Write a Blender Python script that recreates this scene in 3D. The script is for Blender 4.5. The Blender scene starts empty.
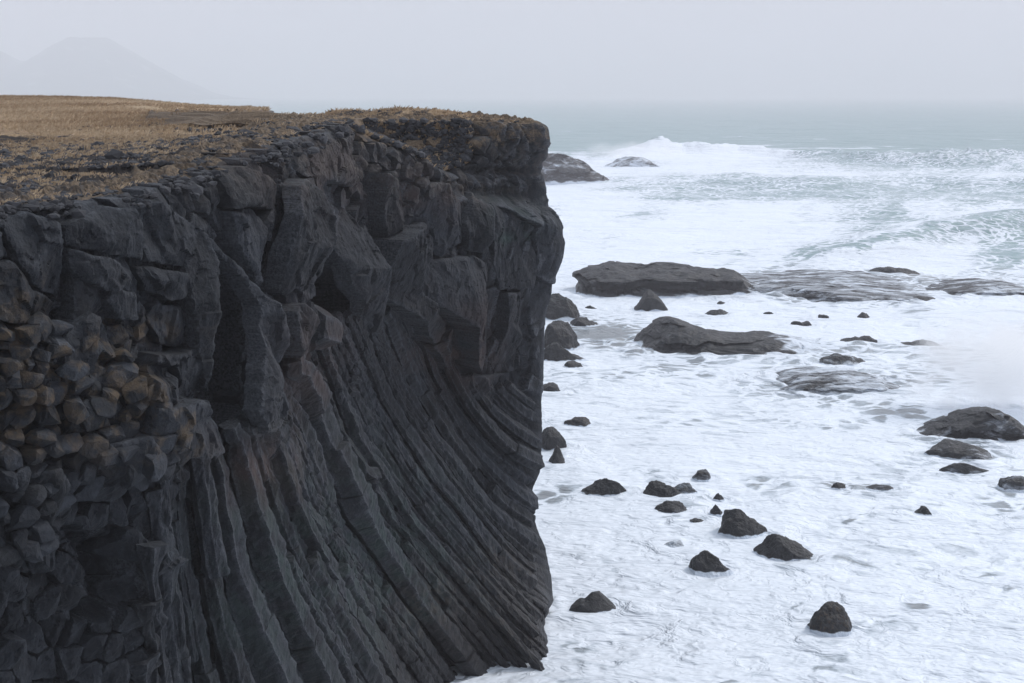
import bpy, math, random
import numpy as np
import bmesh
from mathutils import Vector

rng = np.random.default_rng(7)
random.seed(7)
scene = bpy.context.scene
COL = scene.collection

# ------------------------------------------------------------------ camera
CAMZ, F = 22.0, 1250.0
TH = math.radians(11.17)
CT, ST = math.cos(TH), math.sin(TH)

def raydir(px, py):
    a = (np.asarray(px, float) - 512) / F
    b = (341.5 - np.asarray(py, float)) / F
    return a, CT + ST * b, -ST + CT * b

def on_sea(px, py, z=0.0):
    a, y, zz = raydir(px, py)
    t = (z - CAMZ) / zz
    return a * t, y * t

def at_dist(px, py, D):
    a, y, zz = raydir(px, py)
    t = D / y
    return a * t, np.zeros_like(a * t) + D, CAMZ + zz * t

def project(x, y, z):
    dz = z - CAMZ
    d = np.maximum(y * CT - dz * ST, 0.3)
    u = y * ST + dz * CT
    return 512 + F * x / d, 341.5 - F * u / d

# ------------------------------------------------------------------ noise
def _h(ix, iy, iz, seed):
    n = (ix.astype(np.int64) * 374761393 + iy.astype(np.int64) * 668265263
         + iz.astype(np.int64) * 2147483647 + seed * 1274126177) & 0xFFFFFFFF
    n = ((n ^ (n >> 13)) * 1274126177) & 0xFFFFFFFF
    n = ((n ^ (n >> 16)) * 2246822519) & 0xFFFFFFFF
    return (n ^ (n >> 15)) & 0xFFFFFFFF

def _r(ix, iy, iz, seed):
    return _h(ix, iy, iz, seed).astype(np.float64) / 4294967295.0

def vnoise(x, y, z=None, seed=0):
    """gradient noise, about -0.7..0.7"""
    x = np.asarray(x, float); y = np.asarray(y, float)
    two = z is None
    if two:
        z = np.zeros_like(x)
    ix, iy, iz = np.floor(x), np.floor(y), np.floor(z)
    fx, fy, fz = x - ix, y - iy, z - iz
    ux, uy, uz = (t * t * t * (t * (t * 6 - 15) + 10) for t in (fx, fy, fz))
    out = 0
    for k in ((0,) if two else (0, 1)):
        for j in (0, 1):
            for i in (0, 1):
                h = _h(ix + i, iy + j, iz + k, seed)
                ang = (h & 0xFFFF) / 65536.0 * 2 * np.pi
                cz = 0.0 if two else ((h >> 16) & 0xFFFF) / 32768.0 - 1
                s = np.sqrt(1 - cz * cz) if not two else 1.0
                g = np.cos(ang) * s * (fx - i) + np.sin(ang) * s * (fy - j)
                if not two:
                    g = g + cz * (fz - k)
                w = (ux if i else 1 - ux) * (uy if j else 1 - uy)
                if not two:
                    w = w * (uz if k else 1 - uz)
                out = out + w * g
    return out * 1.4

def fbm(x, y, z=None, octv=4, seed=0, gain=0.5):
    s, a, f = 0, 1.0, 1.0
    for o in range(octv):
        s = s + a * vnoise(x * f, y * f, None if z is None else z * f, seed + o * 17)
        a *= gain; f *= 2.03
    return s

def worley(x, y, seed=0, jit=0.9):
    """F1, F2, cell hash id, offset from the cell centre"""
    ix, iy = np.floor(x), np.floor(y)
    f1 = np.full(x.shape, 9.0); f2 = np.full(x.shape, 9.0)
    cid = np.zeros(x.shape, np.int64); dx = np.zeros(x.shape); dy = np.zeros(x.shape)
    zz = np.zeros_like(ix)
    for j in (-1, 0, 1):
        for i in (-1, 0, 1):
            cx, cy = ix + i, iy + j
            px = cx + .5 + jit * (_r(cx, cy, zz, seed) - .5)
            py = cy + .5 + jit * (_r(cx, cy, zz, seed + 1) - .5)
            ex, ey = x - px, y - py
            d = np.sqrt(ex * ex + ey * ey)
            near = d < f1
            f2 = np.where(near, f1, np.minimum(f2, d))
            cid = np.where(near, _h(cx, cy, zz, seed + 2), cid)
            dx = np.where(near, ex, dx); dy = np.where(near, ey, dy)
            f1 = np.where(near, d, f1)
    return f1, f2, cid, dx, dy

def idr(cid, k):
    z = np.zeros_like(cid)
    return _r(cid & 0xFFFF, (cid >> 16) & 0xFFFF, z, 900 + k)

def sst(e0, e1, x):
    t = np.clip((x - e0) / (e1 - e0), 0, 1)
    return t * t * (3 - 2 * t)

def gauss(x, y, cx, cy, sx, sy, ang=0.0):
    c, s = math.cos(ang), math.sin(ang)
    u = (x - cx) * c + (y - cy) * s
    v = -(x - cx) * s + (y - cy) * c
    return np.exp(-(u / sx) ** 2 - (v / sy) ** 2)

def polydist(x, y, pts):
    """signed distance to a closed polygon, positive inside"""
    d = np.full(x.shape, 1e9); ins = np.zeros(x.shape, bool)
    n = len(pts)
    for k in range(n):
        ax, ay = pts[k]; bx, by = pts[(k + 1) % n]
        vx, vy = bx - ax, by - ay
        t = np.clip(((x - ax) * vx + (y - ay) * vy) / (vx * vx + vy * vy + 1e-12), 0, 1)
        d = np.minimum(d, np.hypot(x - ax - t * vx, y - ay - t * vy))
        c = ((ay > y) != (by > y)) & (x < (bx - ax) * (y - ay) / ((by - ay) if by != ay else 1e-9) + ax)
        ins ^= c
    return np.where(ins, d, -d)

def linedist(x, y, pts):
    """distance / width to a polyline of (x, y, width); returns min of d/w, and side sign"""
    best = np.full(x.shape, 1e9); side = np.zeros(x.shape)
    for (ax, ay, aw), (bx, by, bw) in zip(pts[:-1], pts[1:]):
        vx, vy = bx - ax, by - ay
        t = np.clip(((x - ax) * vx + (y - ay) * vy) / (vx * vx + vy * vy + 1e-12), 0, 1)
        ex, ey = x - ax - t * vx, y - ay - t * vy
        d = np.hypot(ex, ey) / (aw + (bw - aw) * t)
        m = d < best
        best = np.where(m, d, best)
        side = np.where(m, np.sign(vx * ey - vy * ex), side)
    return best, side

# ------------------------------------------------------------------ objects
def tag(o, label=None, cat=None, group=None, kind=None):
    if label: o["label"] = label
    if cat: o["category"] = cat
    if group: o["group"] = group
    if kind: o["kind"] = kind
    return o

def mk(name, co, faces, mat, parent=None, attrs=None, loc=(0, 0, 0), flat=False):
    """one mesh object from arrays; faces: (n,3) or (n,4)"""
    me = bpy.data.meshes.new(name)
    co = np.asarray(co, np.float32); faces = np.asarray(faces, np.int32)
    k = faces.shape[1]
    me.vertices.add(len(co)); me.vertices.foreach_set("co", co.ravel())
    me.loops.add(faces.size); me.loops.foreach_set("vertex_index", faces.ravel())
    me.polygons.add(len(faces))
    me.polygons.foreach_set("loop_start", np.arange(0, faces.size, k, dtype=np.int32))
    me.polygons.foreach_set("loop_total", np.full(len(faces), k, np.int32))
    me.polygons.foreach_set("use_smooth", np.full(len(faces), not flat, bool))
    me.update(calc_edges=True)
    for an, av in (attrs or {}).items():
        a = me.attributes.new(an, "FLOAT", "POINT")
        a.data.foreach_set("value", np.asarray(av, np.float32))
    if mat: me.materials.append(mat)
    o = bpy.data.objects.new(name, me); COL.objects.link(o)
    o.location = loc
    if parent: o.parent = parent
    return o

def sub_mesh(faces, sel):
    f = faces[sel]
    idx, inv = np.unique(f, return_inverse=True)
    return idx, inv.reshape(f.shape)

def grid_faces(nr, nc, wrap=False):
    r = np.arange(nr - 1)[:, None]; c = np.arange(nc - (0 if wrap else 1))[None, :]
    c2 = (c + 1) % nc
    a = r * nc + c; b = r * nc + c2; d = (r + 1) * nc + c; e = (r + 1) * nc + c2
    return np.stack([a, b, e, d], -1).reshape(-1, 4)

# ------------------------------------------------------------------ materials
class NT:
    def __init__(s, name):
        s.m = bpy.data.materials.new(name); s.m.use_nodes = True
        s.t = s.m.node_tree; s.n = s.t.nodes; s.l = s.t.links
        s.out = s.n["Material Output"]; s.p = s.n["Principled BSDF"]
    def add(s, typ, **kw):
        n = s.n.new(typ)
        for k, v in kw.items():
            if k.startswith("i_"):
                key = k[2:]
                n.inputs[int(key) if key.isdigit() else key.replace("_", " ")].default_value = v
            else: setattr(n, k, v)
        return n
    def link(s, a, b): s.l.new(a, b)
    def pos(s, sx=1, sy=1, sz=1, rot=(0, 0, 0)):
        g = s.add("ShaderNodeTexCoord"); m = s.add("ShaderNodeMapping")
        m.inputs["Scale"].default_value = (sx, sy, sz); m.inputs["Rotation"].default_value = rot
        s.link(g.outputs["Object"], m.inputs["Vector"]); return m.outputs[0]
    def noise(s, vec, scale, detail=4, rough=.55, dist=0):
        n = s.add("ShaderNodeTexNoise"); n.inputs["Scale"].default_value = scale
        n.inputs["Detail"].default_value = detail; n.inputs["Roughness"].default_value = rough
        n.inputs["Distortion"].default_value = dist
        s.link(vec, n.inputs["Vector"]); return n.outputs["Fac"]
    def ramp(s, fac, stops):
        r = s.add("ShaderNodeValToRGB"); e = r.color_ramp.elements
        for i, (p, c) in enumerate(stops):
            x = e[i] if i < 2 else e.new(p)
            x.position = p; x.color = c if len(c) == 4 else (*c, 1)
        s.link(fac, r.inputs[0]); return r.outputs[0]
    def mix(s, fac, a, b, blend="MIX"):
        m = s.add("ShaderNodeMix", data_type="RGBA", blend_type=blend)
        for v, i in ((fac, 0), (a, 6), (b, 7)):
            if hasattr(v, "links") or hasattr(v, "is_linked"): s.link(v, m.inputs[i])
            else: m.inputs[i].default_value = v if i == 0 else (*v[:3], 1)
        return m.outputs[2]
    def math(s, op, a, b=0.0, clamp=False):
        m = s.add("ShaderNodeMath", operation=op, use_clamp=clamp)
        for v, i in ((a, 0), (b, 1)):
            if hasattr(v, "is_linked"): s.link(v, m.inputs[i])
            else: m.inputs[i].default_value = v
        return m.outputs[0]
    def mrange(s, v, a, b, c=0, d=1, smooth=True):
        m = s.add("ShaderNodeMapRange"); m.interpolation_type = "SMOOTHSTEP" if smooth else "LINEAR"
        for i, x in enumerate((a, b, c, d)): 
            if hasattr(x, "is_linked"): s.link(x, m.inputs[i + 1])
            else: m.inputs[i + 1].default_value = x
        s.link(v, m.inputs[0]); return m.outputs[0]
    def attr(s, name):
        return s.add("ShaderNodeAttribute", attribute_name=name).outputs["Fac"]
    def bump(s, h, strength, dist, prev=None):
        b = s.add("ShaderNodeBump"); b.inputs["Strength"].default_value = strength
        b.inputs["Distance"].default_value = dist; s.link(h, b.inputs["Height"])
        if prev: s.link(prev, b.inputs["Normal"])
        return b.outputs[0]
    def done(s, color=None, rough=.8, normal=None, spec=.3):
        if color is not None:
            if hasattr(color, "is_linked"): s.link(color, s.p.inputs["Base Color"])
            else: s.p.inputs["Base Color"].default_value = (*color, 1)
        if hasattr(rough, "is_linked"): s.link(rough, s.p.inputs["Roughness"])
        else: s.p.inputs["Roughness"].default_value = rough
        s.p.inputs["Specular IOR Level"].default_value = spec
        if normal is not None: s.link(normal, s.p.inputs["Normal"])
        return s.m

def cliff_material():
    t = NT("basalt")
    P = t.pos()
    n1 = t.noise(P, .55, 5); n2 = t.noise(P, 3.0, 6, .65); n3 = t.noise(P, 14, 4, .7)
    base = t.ramp(n2, [(.25, (.010, .0125, .017)), (.5, (.018, .0215, .028)), (.75, (.038, .043, .053))])
    tone = t.attr("tone")                                   # each joint block weathers to its own grey
    base = t.mix(1.0, base, t.ramp(tone, [(0, (.36, .36, .36)), (1, (1.6, 1.6, 1.6))]), "MULTIPLY")
    red = t.math("MULTIPLY", t.attr("rust"), t.mrange(n1, .36, .58))
    base = t.mix(red, base, (.054, .033, .029))
    grn = t.math("MULTIPLY", t.attr("algae"), t.mrange(t.noise(P, 1.1, 4), .40, .60))
    base = t.mix(grn, base, (.026, .044, .042))
    och = t.math("MULTIPLY", t.attr("ochre"), t.mrange(t.noise(P, 1.7, 6, .7), .45, .62))
    base = t.mix(t.math('MULTIPLY', och, .8), base, (.115, .080, .046))
    brn = t.math("MULTIPLY", t.attr("brown"), t.mrange(n2, .35, .7))
    base = t.mix(brn, base, (.085, .070, .056))
    wrn = t.math("MULTIPLY", t.attr("worn"), t.mrange(n3, .35, .6))
    base = t.mix(t.math("MULTIPLY", wrn, .75), base, (.085, .094, .110))
    tf = t.mrange(t.math("ADD", t.attr("turfy"), t.math("SUBTRACT", t.noise(P, 2.4, 6, .7), .5)), .38, .62)
    base = t.mix(tf, base, t.ramp(n3, [(.3, (.060, .047, .034)), (.55, (.17, .122, .078)), (.75, (.29, .215, .14))]))
    wet = t.attr("wet")
    base = t.mix(t.math("MULTIPLY", wet, .75), base, (.014, .014, .017))
    sp = t.mrange(n3, .60, .78)
    base = t.mix(t.math("MULTIPLY", sp, .35), base, (.12, .125, .135))
    rough = t.mrange(wet, 0, 1, .78, .42, False)
    n4 = t.noise(P, 30, 3, .7)
    b = t.bump(n4, .5, .02); b = t.bump(n3, .7, .06, b); b = t.bump(n2, .5, .16, b)
    return t.done(base, rough, b, .35)

def sea_rock_material():
    t = NT("sea_rock")
    P = t.pos()
    n2 = t.noise(P, 1.6, 7, .65); n3 = t.noise(P, 7, 5, .7)
    base = t.ramp(n2, [(.3, (.015, .0155, .017)), (.55, (.029, .030, .033)), (.8, (.058, .059, .062))])
    base = t.mix(t.math("MULTIPLY", t.attr("ochre"), t.mrange(n3, .5, .65)), base, (.13, .085, .05))
    # foam and running water left on the stone
    w = t.attr("wash")
    st = t.noise(t.pos(.16, .5, .5), 1.6, 8, .70, .5)
    foam = t.mrange(t.math("ADD", st, t.math("MULTIPLY", w, .85)), .74, 1.02)
    base = t.mix(foam, base, (.70, .76, .84))
    rough = t.mrange(n3, .3, .7, .38, .7)
    b = t.bump(n3, .6, .08); b = t.bump(n2, .5, .3, b)
    return t.done(base, rough, b, .4)

def turf_material():
    t = NT("turf")
    P = t.pos()
    n1 = t.noise(t.pos(.35, 1.0, 1), .35, 5, .6); n2 = t.noise(P, 2.2, 6, .7); n3 = t.noise(P, 16, 4, .7)
    gold = t.ramp(n1, [(.30, (.20, .138, .088)), (.5, (.35, .25, .158)), (.72, (.48, .37, .25))])
    gold = t.mix(t.mrange(n2, .55, .75), gold, (.095, .058, .034))
    gold = t.mix(t.mrange(n3, .5, .75, 0, .5), gold, (.28, .21, .13))
    soil = t.ramp(n3, [(.3, (.022, .020, .020)), (.6, (.048, .042, .040)), (.8, (.10, .082, .062))])
    st = t.attr("stony")
    k = t.mrange(t.math("ADD", st, t.math("MULTIPLY", t.math("SUBTRACT", n2, .5), 1.6)), .35, .65)
    c = t.mix(k, gold, soil)
    b = t.bump(n3, .7, .08); b = t.bump(n2, .6, .25, b)
    return t.done(c, .95, b, .1)

def stone_material():
    t = NT("loose_stone")
    n = t.noise(t.pos(), 9, 4, .65)
    c = t.mix(t.attr("tone"), (.018, .019, .023), (.060, .062, .070))
    c = t.mix(t.mrange(n, .55, .75, 0, .6), c, (.12, .112, .100))
    return t.done(c, .85, t.bump(n, .4, .03), .3)

def grass_material():
    t = NT("dry_grass")
    c = t.ramp(t.attr("tone"), [(0, (.19, .128, .080)), (.5, (.39, .28, .175)), (1, (.60, .475, .33))])
    return t.done(c, .9, None, .1)

def sea_material():
    t = NT("sea_water")
    P = t.pos()
    cover = t.attr("cover"); shallow = t.attr("shallow"); far = t.attr("far")
    # lacy foam, warped and drawn out along the wave fronts
    warp = t.add("ShaderNodeTexNoise"); warp.inputs["Scale"].default_value = .09
    warp.inputs["Detail"].default_value = 3
    t.link(P, warp.inputs["Vector"])
    off = t.add("ShaderNodeVectorMath", operation="MULTIPLY_ADD")
    t.link(warp.outputs["Color"], off.inputs[0]); off.inputs[1].default_value = (9, 9, 0)
    t.link(P, off.inputs[2])
    mp = t.add("ShaderNodeMapping"); mp.inputs["Scale"].default_value = (.55, .9, 1)
    mp.inputs["Rotation"].default_value = (0, 0, -.25)
    t.link(off.outputs[0], mp.inputs["Vector"])
    V = mp.outputs[0]
    nA = t.noise(V, .16, 6, .62, .4)
    nB = t.noise(V, .75, 7, .68, .7)
    nC = t.noise(V, 4.0, 5, .7, .3)
    def ridge(n, k):
        return t.math("SUBTRACT", 1.0, t.math("MULTIPLY", t.math("ABSOLUTE", t.math("SUBTRACT", n, .5)), k))
    lace = t.math("MULTIPLY", ridge(nB, 5.0), .5)
    tex = t.math("ADD", t.math("MULTIPLY", nA, .50), t.math("ADD", t.math("MULTIPLY", nB, .22), t.math("MULTIPLY", nC, .12)))
    tex = t.math("ADD", tex, t.math("MULTIPLY", t.math("MULTIPLY", lace, .16), 1.0))     # ~ .3 .. .75
    vo = t.add("ShaderNodeTexVoronoi", feature="DISTANCE_TO_EDGE"); vo.inputs["Scale"].default_value = .85
    w2 = t.add("ShaderNodeVectorMath", operation="MULTIPLY_ADD"); nv = t.add("ShaderNodeTexNoise"); nv.inputs["Scale"].default_value = .9; nv.inputs["Detail"].default_value = 4
    t.link(V, nv.inputs["Vector"]); t.link(nv.outputs["Color"], w2.inputs[0]); w2.inputs[1].default_value = (1.6, 1.6, 0); t.link(V, w2.inputs[2])
    t.link(w2.outputs[0], vo.inputs["Vector"])
    tex = t.math("ADD", tex, t.mrange(vo.outputs["Distance"], .02, .20, .15, -.05))        # webs of bubbles between clearer eyes
    # whitecaps far out use a longer wavelength
    nF = t.noise(t.pos(.016, .05, 1), 1.0, 7, .70, .5)
    tex = t.mix(far, tex, nF)
    thr = t.mrange(cover, 0, 1, .80, .10, False)
    soft = t.math("ADD", thr, t.mrange(far, 0, 1, .27, .09, False))
    foam = t.mrange(tex, thr, soft)
    grain = t.mrange(nC, .30, .62, .84, 1.0)
    foam = t.math("MULTIPLY", foam, t.mix(far, grain, (1, 1, 1)))
    deep = t.mix(shallow, (.19, .325, .335), (.25, .27, .29))
    thin = t.mix(t.mrange(foam, 0, .5, 0, 1, False), deep, (.46, .52, .58))
    col = t.mix(t.mrange(foam, .35, 1, 0, 1, False), thin, (.82, .87, .94))
    rough = t.mrange(foam, 0, 1, .30, .75, False)
    b = t.bump(nC, .07, .05); b = t.bump(nB, .06, .45, b)
    nW = t.noise(t.pos(.05, .11, 1), 1.0, 6, .62, .3)
    b = t.bump(nW, .8, 3.0, b)
    return t.done(col, rough, b, .35)

M_cliff, M_rock, M_turf = cliff_material(), sea_rock_material(), turf_material()
M_stone, M_grass, M_sea = stone_material(), grass_material(), sea_material()

# ------------------------------------------------------------------ the cliff's plan
edge = [  # pixel of the top edge and distance along y
    (-70, 226, 24.8), (0, 214, 26.0), (60, 207, 27.2), (120, 202, 28.6), (170, 194, 29.9), (215, 182, 31.3),
    (260, 160, 33.6), (300, 144, 36.2), (330, 134, 38.6), (355, 127, 40.8), (390, 124, 43.4), (430, 123, 45.6),
    (470, 123, 47.4), (510, 123, 48.8), (540, 123.5, 50.0)]
pts = []
for px, py, D in edge:
    x, y, z = at_dist(px, py, D); pts.append((float(x), float(y), float(z)))
near = [(14, -5, 20.4), (6, .2, 20.4), (0, 1.0, 20.4), (-6, 1.8, 20.3), (-11, 5, 20.1), (-13.6, 12, 19.9), (-12.6, 20, 19.6)]
xe = pts[-1][0]
back = [(xe + .55, 51.2, 20.95), (xe + .7, 53, 21.0), (xe + .3, 56, 21.0), (xe - 2.5, 60, 21.0), (xe - 7, 65, 21.0),
        (xe - 9, 76, 20.9), (xe - 12, 92, 20.8), (xe - 26, 122, 20.6), (xe - 60, 170, 20.4)]
ctrl = np.array(near + pts + back)
def catmull(c, per=60):
    out = []
    c = np.vstack([2 * c[0] - c[1], c, 2 * c[-1] - c[-2]])
    for i in range(1, len(c) - 2):
        p0, p1, p2, p3 = c[i - 1], c[i], c[i + 1], c[i + 2]
        k1 = np.linalg.norm(p2 - p1); 
        m1 = (p2 - p0) / (np.linalg.norm(p2 - p1) + np.linalg.norm(p1 - p0)) * k1
        m2 = (p3 - p1) / (np.linalg.norm(p3 - p2) + np.linalg.norm(p2 - p1)) * k1
        t = np.linspace(0, 1, per, endpoint=False)[:, None]
        out.append((2*t**3-3*t**2+1)*p1 + (t**3-2*t**2+t)*m1 + (-2*t**3+3*t**2)*p2 + (t**3-t**2)*m2)
    out.append(c[-2][None]); return np.vstack(out)
dense = catmull(ctrl)
seg = np.hypot(np.diff(dense[:, 0]), np.diff(dense[:, 1]))
dmid = (dense[1:] + dense[:-1]) / 2
dist = np.hypot(dmid[:, 0], dmid[:, 1])
ppx, _ = project(dense[:, 0], dense[:, 1], np.full(len(dense), 14.0))
vis = (dmid[:, 1] > 21) & (dmid[:, 1] < 56) & (dmid[:, 0] < 6)
wgt = np.where(vis, np.maximum(np.abs(np.diff(ppx)), seg * F / np.maximum(dist, 12) * .40), seg * F / np.maximum(dist, 12) * .05)
cw = np.concatenate([[0], np.cumsum(wgt)])
NC = 1000
q = np.linspace(0, cw[-1], NC)
plan = np.stack([np.interp(q, cw, dense[:, k]) for k in range(3)], 1)
arc = np.interp(q, cw, np.concatenate([[0], np.cumsum(seg)]))
# outward (seaward) normals, smoothed
tx = np.gradient(plan[:, 0], arc); ty = np.gradient(plan[:, 1], arc)
nl = np.hypot(tx, ty); nx, ny = ty / nl, -tx / nl
def smooth_arc(v, w=1.2):
    out = np.empty_like(v)
    g = np.linspace(arc[0], arc[-1], 1600)
    vi = np.interp(g, arc, v); k = max(1, int(w / (g[1] - g[0])))
    ker = np.hanning(2 * k + 3); ker /= ker.sum()
    return np.interp(arc, g, np.convolve(np.pad(vi, k + 1, mode="edge"), ker, "valid"))
nx, ny = smooth_arc(nx, 2.0), smooth_arc(ny, 2.0); nl = np.hypot(nx, ny); nx /= nl; ny /= nl

# ------------------------------------------------------------------ the cliff face: grid over (arc length, height)
NR, NL = 760, 34
ZB = -1.2
ztop = plan[:, 2]
rd = np.maximum(plan[:, 1], 4.0)
tanb = (-ST + CT * (341.5 - 730) / F) / (CT + ST * (341.5 - 730) / F)
zvis = np.clip(CAMZ + rd * tanb, ZB, ztop - 3)
v = np.linspace(0, 1, NR)[:, None]
ksp = np.where(zvis > ZB + .3, .12, 0.0)[None]
Z = np.where(v < ksp, ZB + (zvis - ZB) * v / np.maximum(ksp, 1e-6), zvis + (ztop - zvis) * (v - ksp) / (1 - ksp))
A = np.broadcast_to(arc, Z.shape)
X0 = np.broadcast_to(plan[:, 0], Z.shape); Y0 = np.broadcast_to(plan[:, 1], Z.shape)
PU, PV = project(X0, Y0, Z)
PU = np.where(Y0 > 12, PU, -400 + 0 * PU)
behind = (A > np.interp(51.0, dense[:, 1][900:], np.concatenate([[0], np.cumsum(seg)])[900:]))  # round the corner
PUx = PU
px2m = np.maximum(Y0, 8) / F

wx = .35 * fbm(A * .35, Z * .35, octv=2, seed=3); wz = .35 * fbm(A * .35, Z * .35, octv=2, seed=31)
jx = fbm(PU / 30., PV / 75., octv=2, seed=41) * 6; jy = fbm(PU / 22., PV / 40., octv=2, seed=43) * 7
U, V = PU + jx, PV + jy                      # ragged authoring coordinates

A_c = float(np.interp(pts[-1][1], plan[(arc > 30) & (plan[:, 0] > -9) & (plan[:, 1] > 40) & (plan[:, 1] < 52), 1],
            arc[(arc > 30) & (plan[:, 0] > -9) & (plan[:, 1] > 40) & (plan[:, 1] < 52)]))
colx = np.arange(NC)
def grid_at(a, z):
    j = np.clip(np.interp(a, arc, colx), 0, NC - 1.001); j0 = j.astype(int)
    zb = np.interp(a, arc, zvis); zt = np.interp(a, arc, ztop); ks = ksp[0][j0]
    vv = np.where(z < zb, ks * (z - ZB) / np.maximum(zb - ZB, 1e-3), ks + (1 - ks) * (z - zb) / (zt - zb))
    return np.clip(np.round(vv * (NR - 1)), 0, NR - 1).astype(int), np.clip(np.round(j), 0, NC - 1).astype(int)
def px_to_az(px, py, o=None):
    """(arc, height) of the point of the wall seen at a pixel; o: how far out of the wall the wanted surface stands"""
    px, py = np.atleast_1d(np.asarray(px, float)), np.atleast_1d(np.asarray(py, float))
    ok = (arc > A_c - 45) & (arc < A_c + 2.5) & (plan[:, 1] > 24)
    yj, xj, aj = plan[ok, 1], plan[ok, 0], arc[ok]
    oa, oz = [], []
    for p, q in zip(px, py):
        b = (341.5 - q) / F
        z = CAMZ + yj * (-ST + CT * b) / (CT + ST * b)
        u = 512 + F * xj / (yj * CT - (z - CAMZ) * ST)
        a = np.interp(p, u, aj); oa.append(a); oz.append(np.interp(a, aj, z))
    a, z = np.array(oa), np.array(oz)
    if o is None: return a, z
    a0, z0 = a.copy(), z.copy()
    for it in range(14):
        r, j = grid_at(a, z)
        oo = o + OFFB[r, j]
        x = np.interp(a, arc, plan[:, 0]) + np.interp(a, arc, nx) * oo
        y = np.interp(a, arc, plan[:, 1]) + np.interp(a, arc, ny) * oo
        u, v_ = project(x, y, z)
        dpa = (np.interp(a + .3, arc, PU[NR // 2]) - np.interp(a - .3, arc, PU[NR // 2])) / .6
        a = np.clip(a + .5 * np.clip((px - u) / np.maximum(dpa, 4.), -1.5, 1.5), a0 - 6, a0 + 3)
        z = z + .6 * (v_ - py) * y / F
    return a, z

OFF = np.zeros_like(Z)
# --- large forms
def slot(pts, amp, lo=.55, hi=1.0):
    global OFF
    amp = amp * (1.5 if amp > .8 else 1.2)
    d, s = linedist(U, V, pts)
    OFF -= amp * (1 - sst(lo, hi, d))
def blade(pts, amp, p=1.0, skew=0.0):
    global OFF
    d, s = linedist(U, V, pts)
    OFF += 1.15 * amp * np.clip(1.15 * (1 - d), 0, 1) ** (p * .65)

mcol_poly = [(150, 760), (160, 500), (185, 455), (225, 432), (262, 425), (282, 385), (300, 345), (340, 318), (385, 320),
             (402, 312), (432, 338), (468, 378), (500, 392), (600, 380), (640, 760)]
mcol_d = polydist(PU + jx * .7, PV + jy * .7, mcol_poly)
mcol = sst(-5, 6, mcol_d)
mblk_poly = [(-160, 318), (40, 322), (110, 340), (150, 385), (172, 440), (160, 470), (110, 478), (66, 500), (52, 540), (20, 570), (-160, 580)]
mblk_d = polydist(U, V, mblk_poly)
mblk = sst(-4, 4, mblk_d) * (Y0 < 34)

OFF += (.42 * fbm(A * .35, Z * .16, octv=4, seed=3) + .45 * fbm(A * .16, Z * .07, octv=2, seed=8)) * (1 - .85 * mcol)
# hollow under the heavy upper rock, flaring towards the water
OFF -= 1.5 * gauss(PU, PV, 430, 400, 75, 85, .6)
OFF -= .7 * gauss(PU, PV, 330, 390, 40, 70)
OFF += .8 * sst(6.5, -0.5, Z) * sst(250, 420, PU)
OFF += 0.5 * gauss(PU, PV, 455, 290, 60, 55)
# weathered slope at the head of the bay and the block at the far corner
back_slope = sst(0, 45, (128 + np.interp(PU, [360, 400, 450, 520], [6, 30, 52, 62])) - PV) * sst(362, 392, PU) * sst(525, 455, PU)
OFF -= 4.0 * back_slope
OFF -= .9 * sst(202, 190, PV) * sst(440, 470, PU)
OFF -= .8 * np.exp(-((PV - 199) / 6.0) ** 2) * sst(470, 500, PU)
OFF -= .4 * np.exp(-((PV - 172) / 3.5) ** 2) * sst(470, 490, PU)
OFF += .5 * np.exp(-((PV - 222) / 12.0) ** 2) * sst(490, 520, PU)
OFF += 3.0 * sst(4.2, -.6, Z) * gauss(PU, PV, 498, 640, 36, 90)
OFF += .75 * sst(-12, 26, mblk_d) * (Y0 < 34)
OFF -= .5 * gauss(PU, PV, 60, 660, 130, 45)
slot([(85, 358, 8), (120, 366, 12), (158, 372, 8), (168, 385, 4)], .7, .3)
slot([(75, 530, 10), (105, 555, 26), (118, 595, 22), (95, 620, 8)], 1.0, .1)
OFFB = OFF.copy()                         # what the separate slabs, columns and blocks are set against
slot_polys = [
    [(221, 226), (236, 244), (252, 270), (264, 300), (268, 340), (268, 400), (258, 440), (238, 456), (226, 444), (214, 424), (210, 340), (212, 280)],
    [(274, 222), (290, 232), (292, 285), (286, 302), (278, 325), (273, 300)],
    [(336, 196), (345, 196), (347, 240), (347, 262), (366, 285), (374, 330), (352, 348), (332, 330), (320, 312), (324, 296), (330, 265)],
    [(398, 300), (412, 318), (436, 345), (455, 372), (446, 392), (420, 372), (402, 340), (396, 318)],
    [(66, 222), (71, 222), (77, 255), (77, 300), (71, 326), (67, 300), (68, 260)],
    [(505, 262), (510, 262), (514, 292), (520, 332), (516, 334), (509, 296)],
]
slot_d = np.full(PU.shape, -1e9)
for k_, sp_ in enumerate(slot_polys):
    sa_, sz2 = px_to_az([p[0] for p in sp_], [p[1] for p in sp_], .35)
    sx_, sy_ = np.interp(sa_, arc, plan[:, 0]), np.interp(sa_, arc, plan[:, 1])
    su_, sv_ = project(sx_, sy_, sz2)
    dd_ = polydist(PU + jx * .3, PV, list(zip(su_, sv_)))
    slot_d = np.maximum(slot_d, dd_)
    OFF -= (8.0, 3.5, 2.2, 1.4, 1.0, 1.0)[k_] * sst(-1, 3, dd_)

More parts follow.
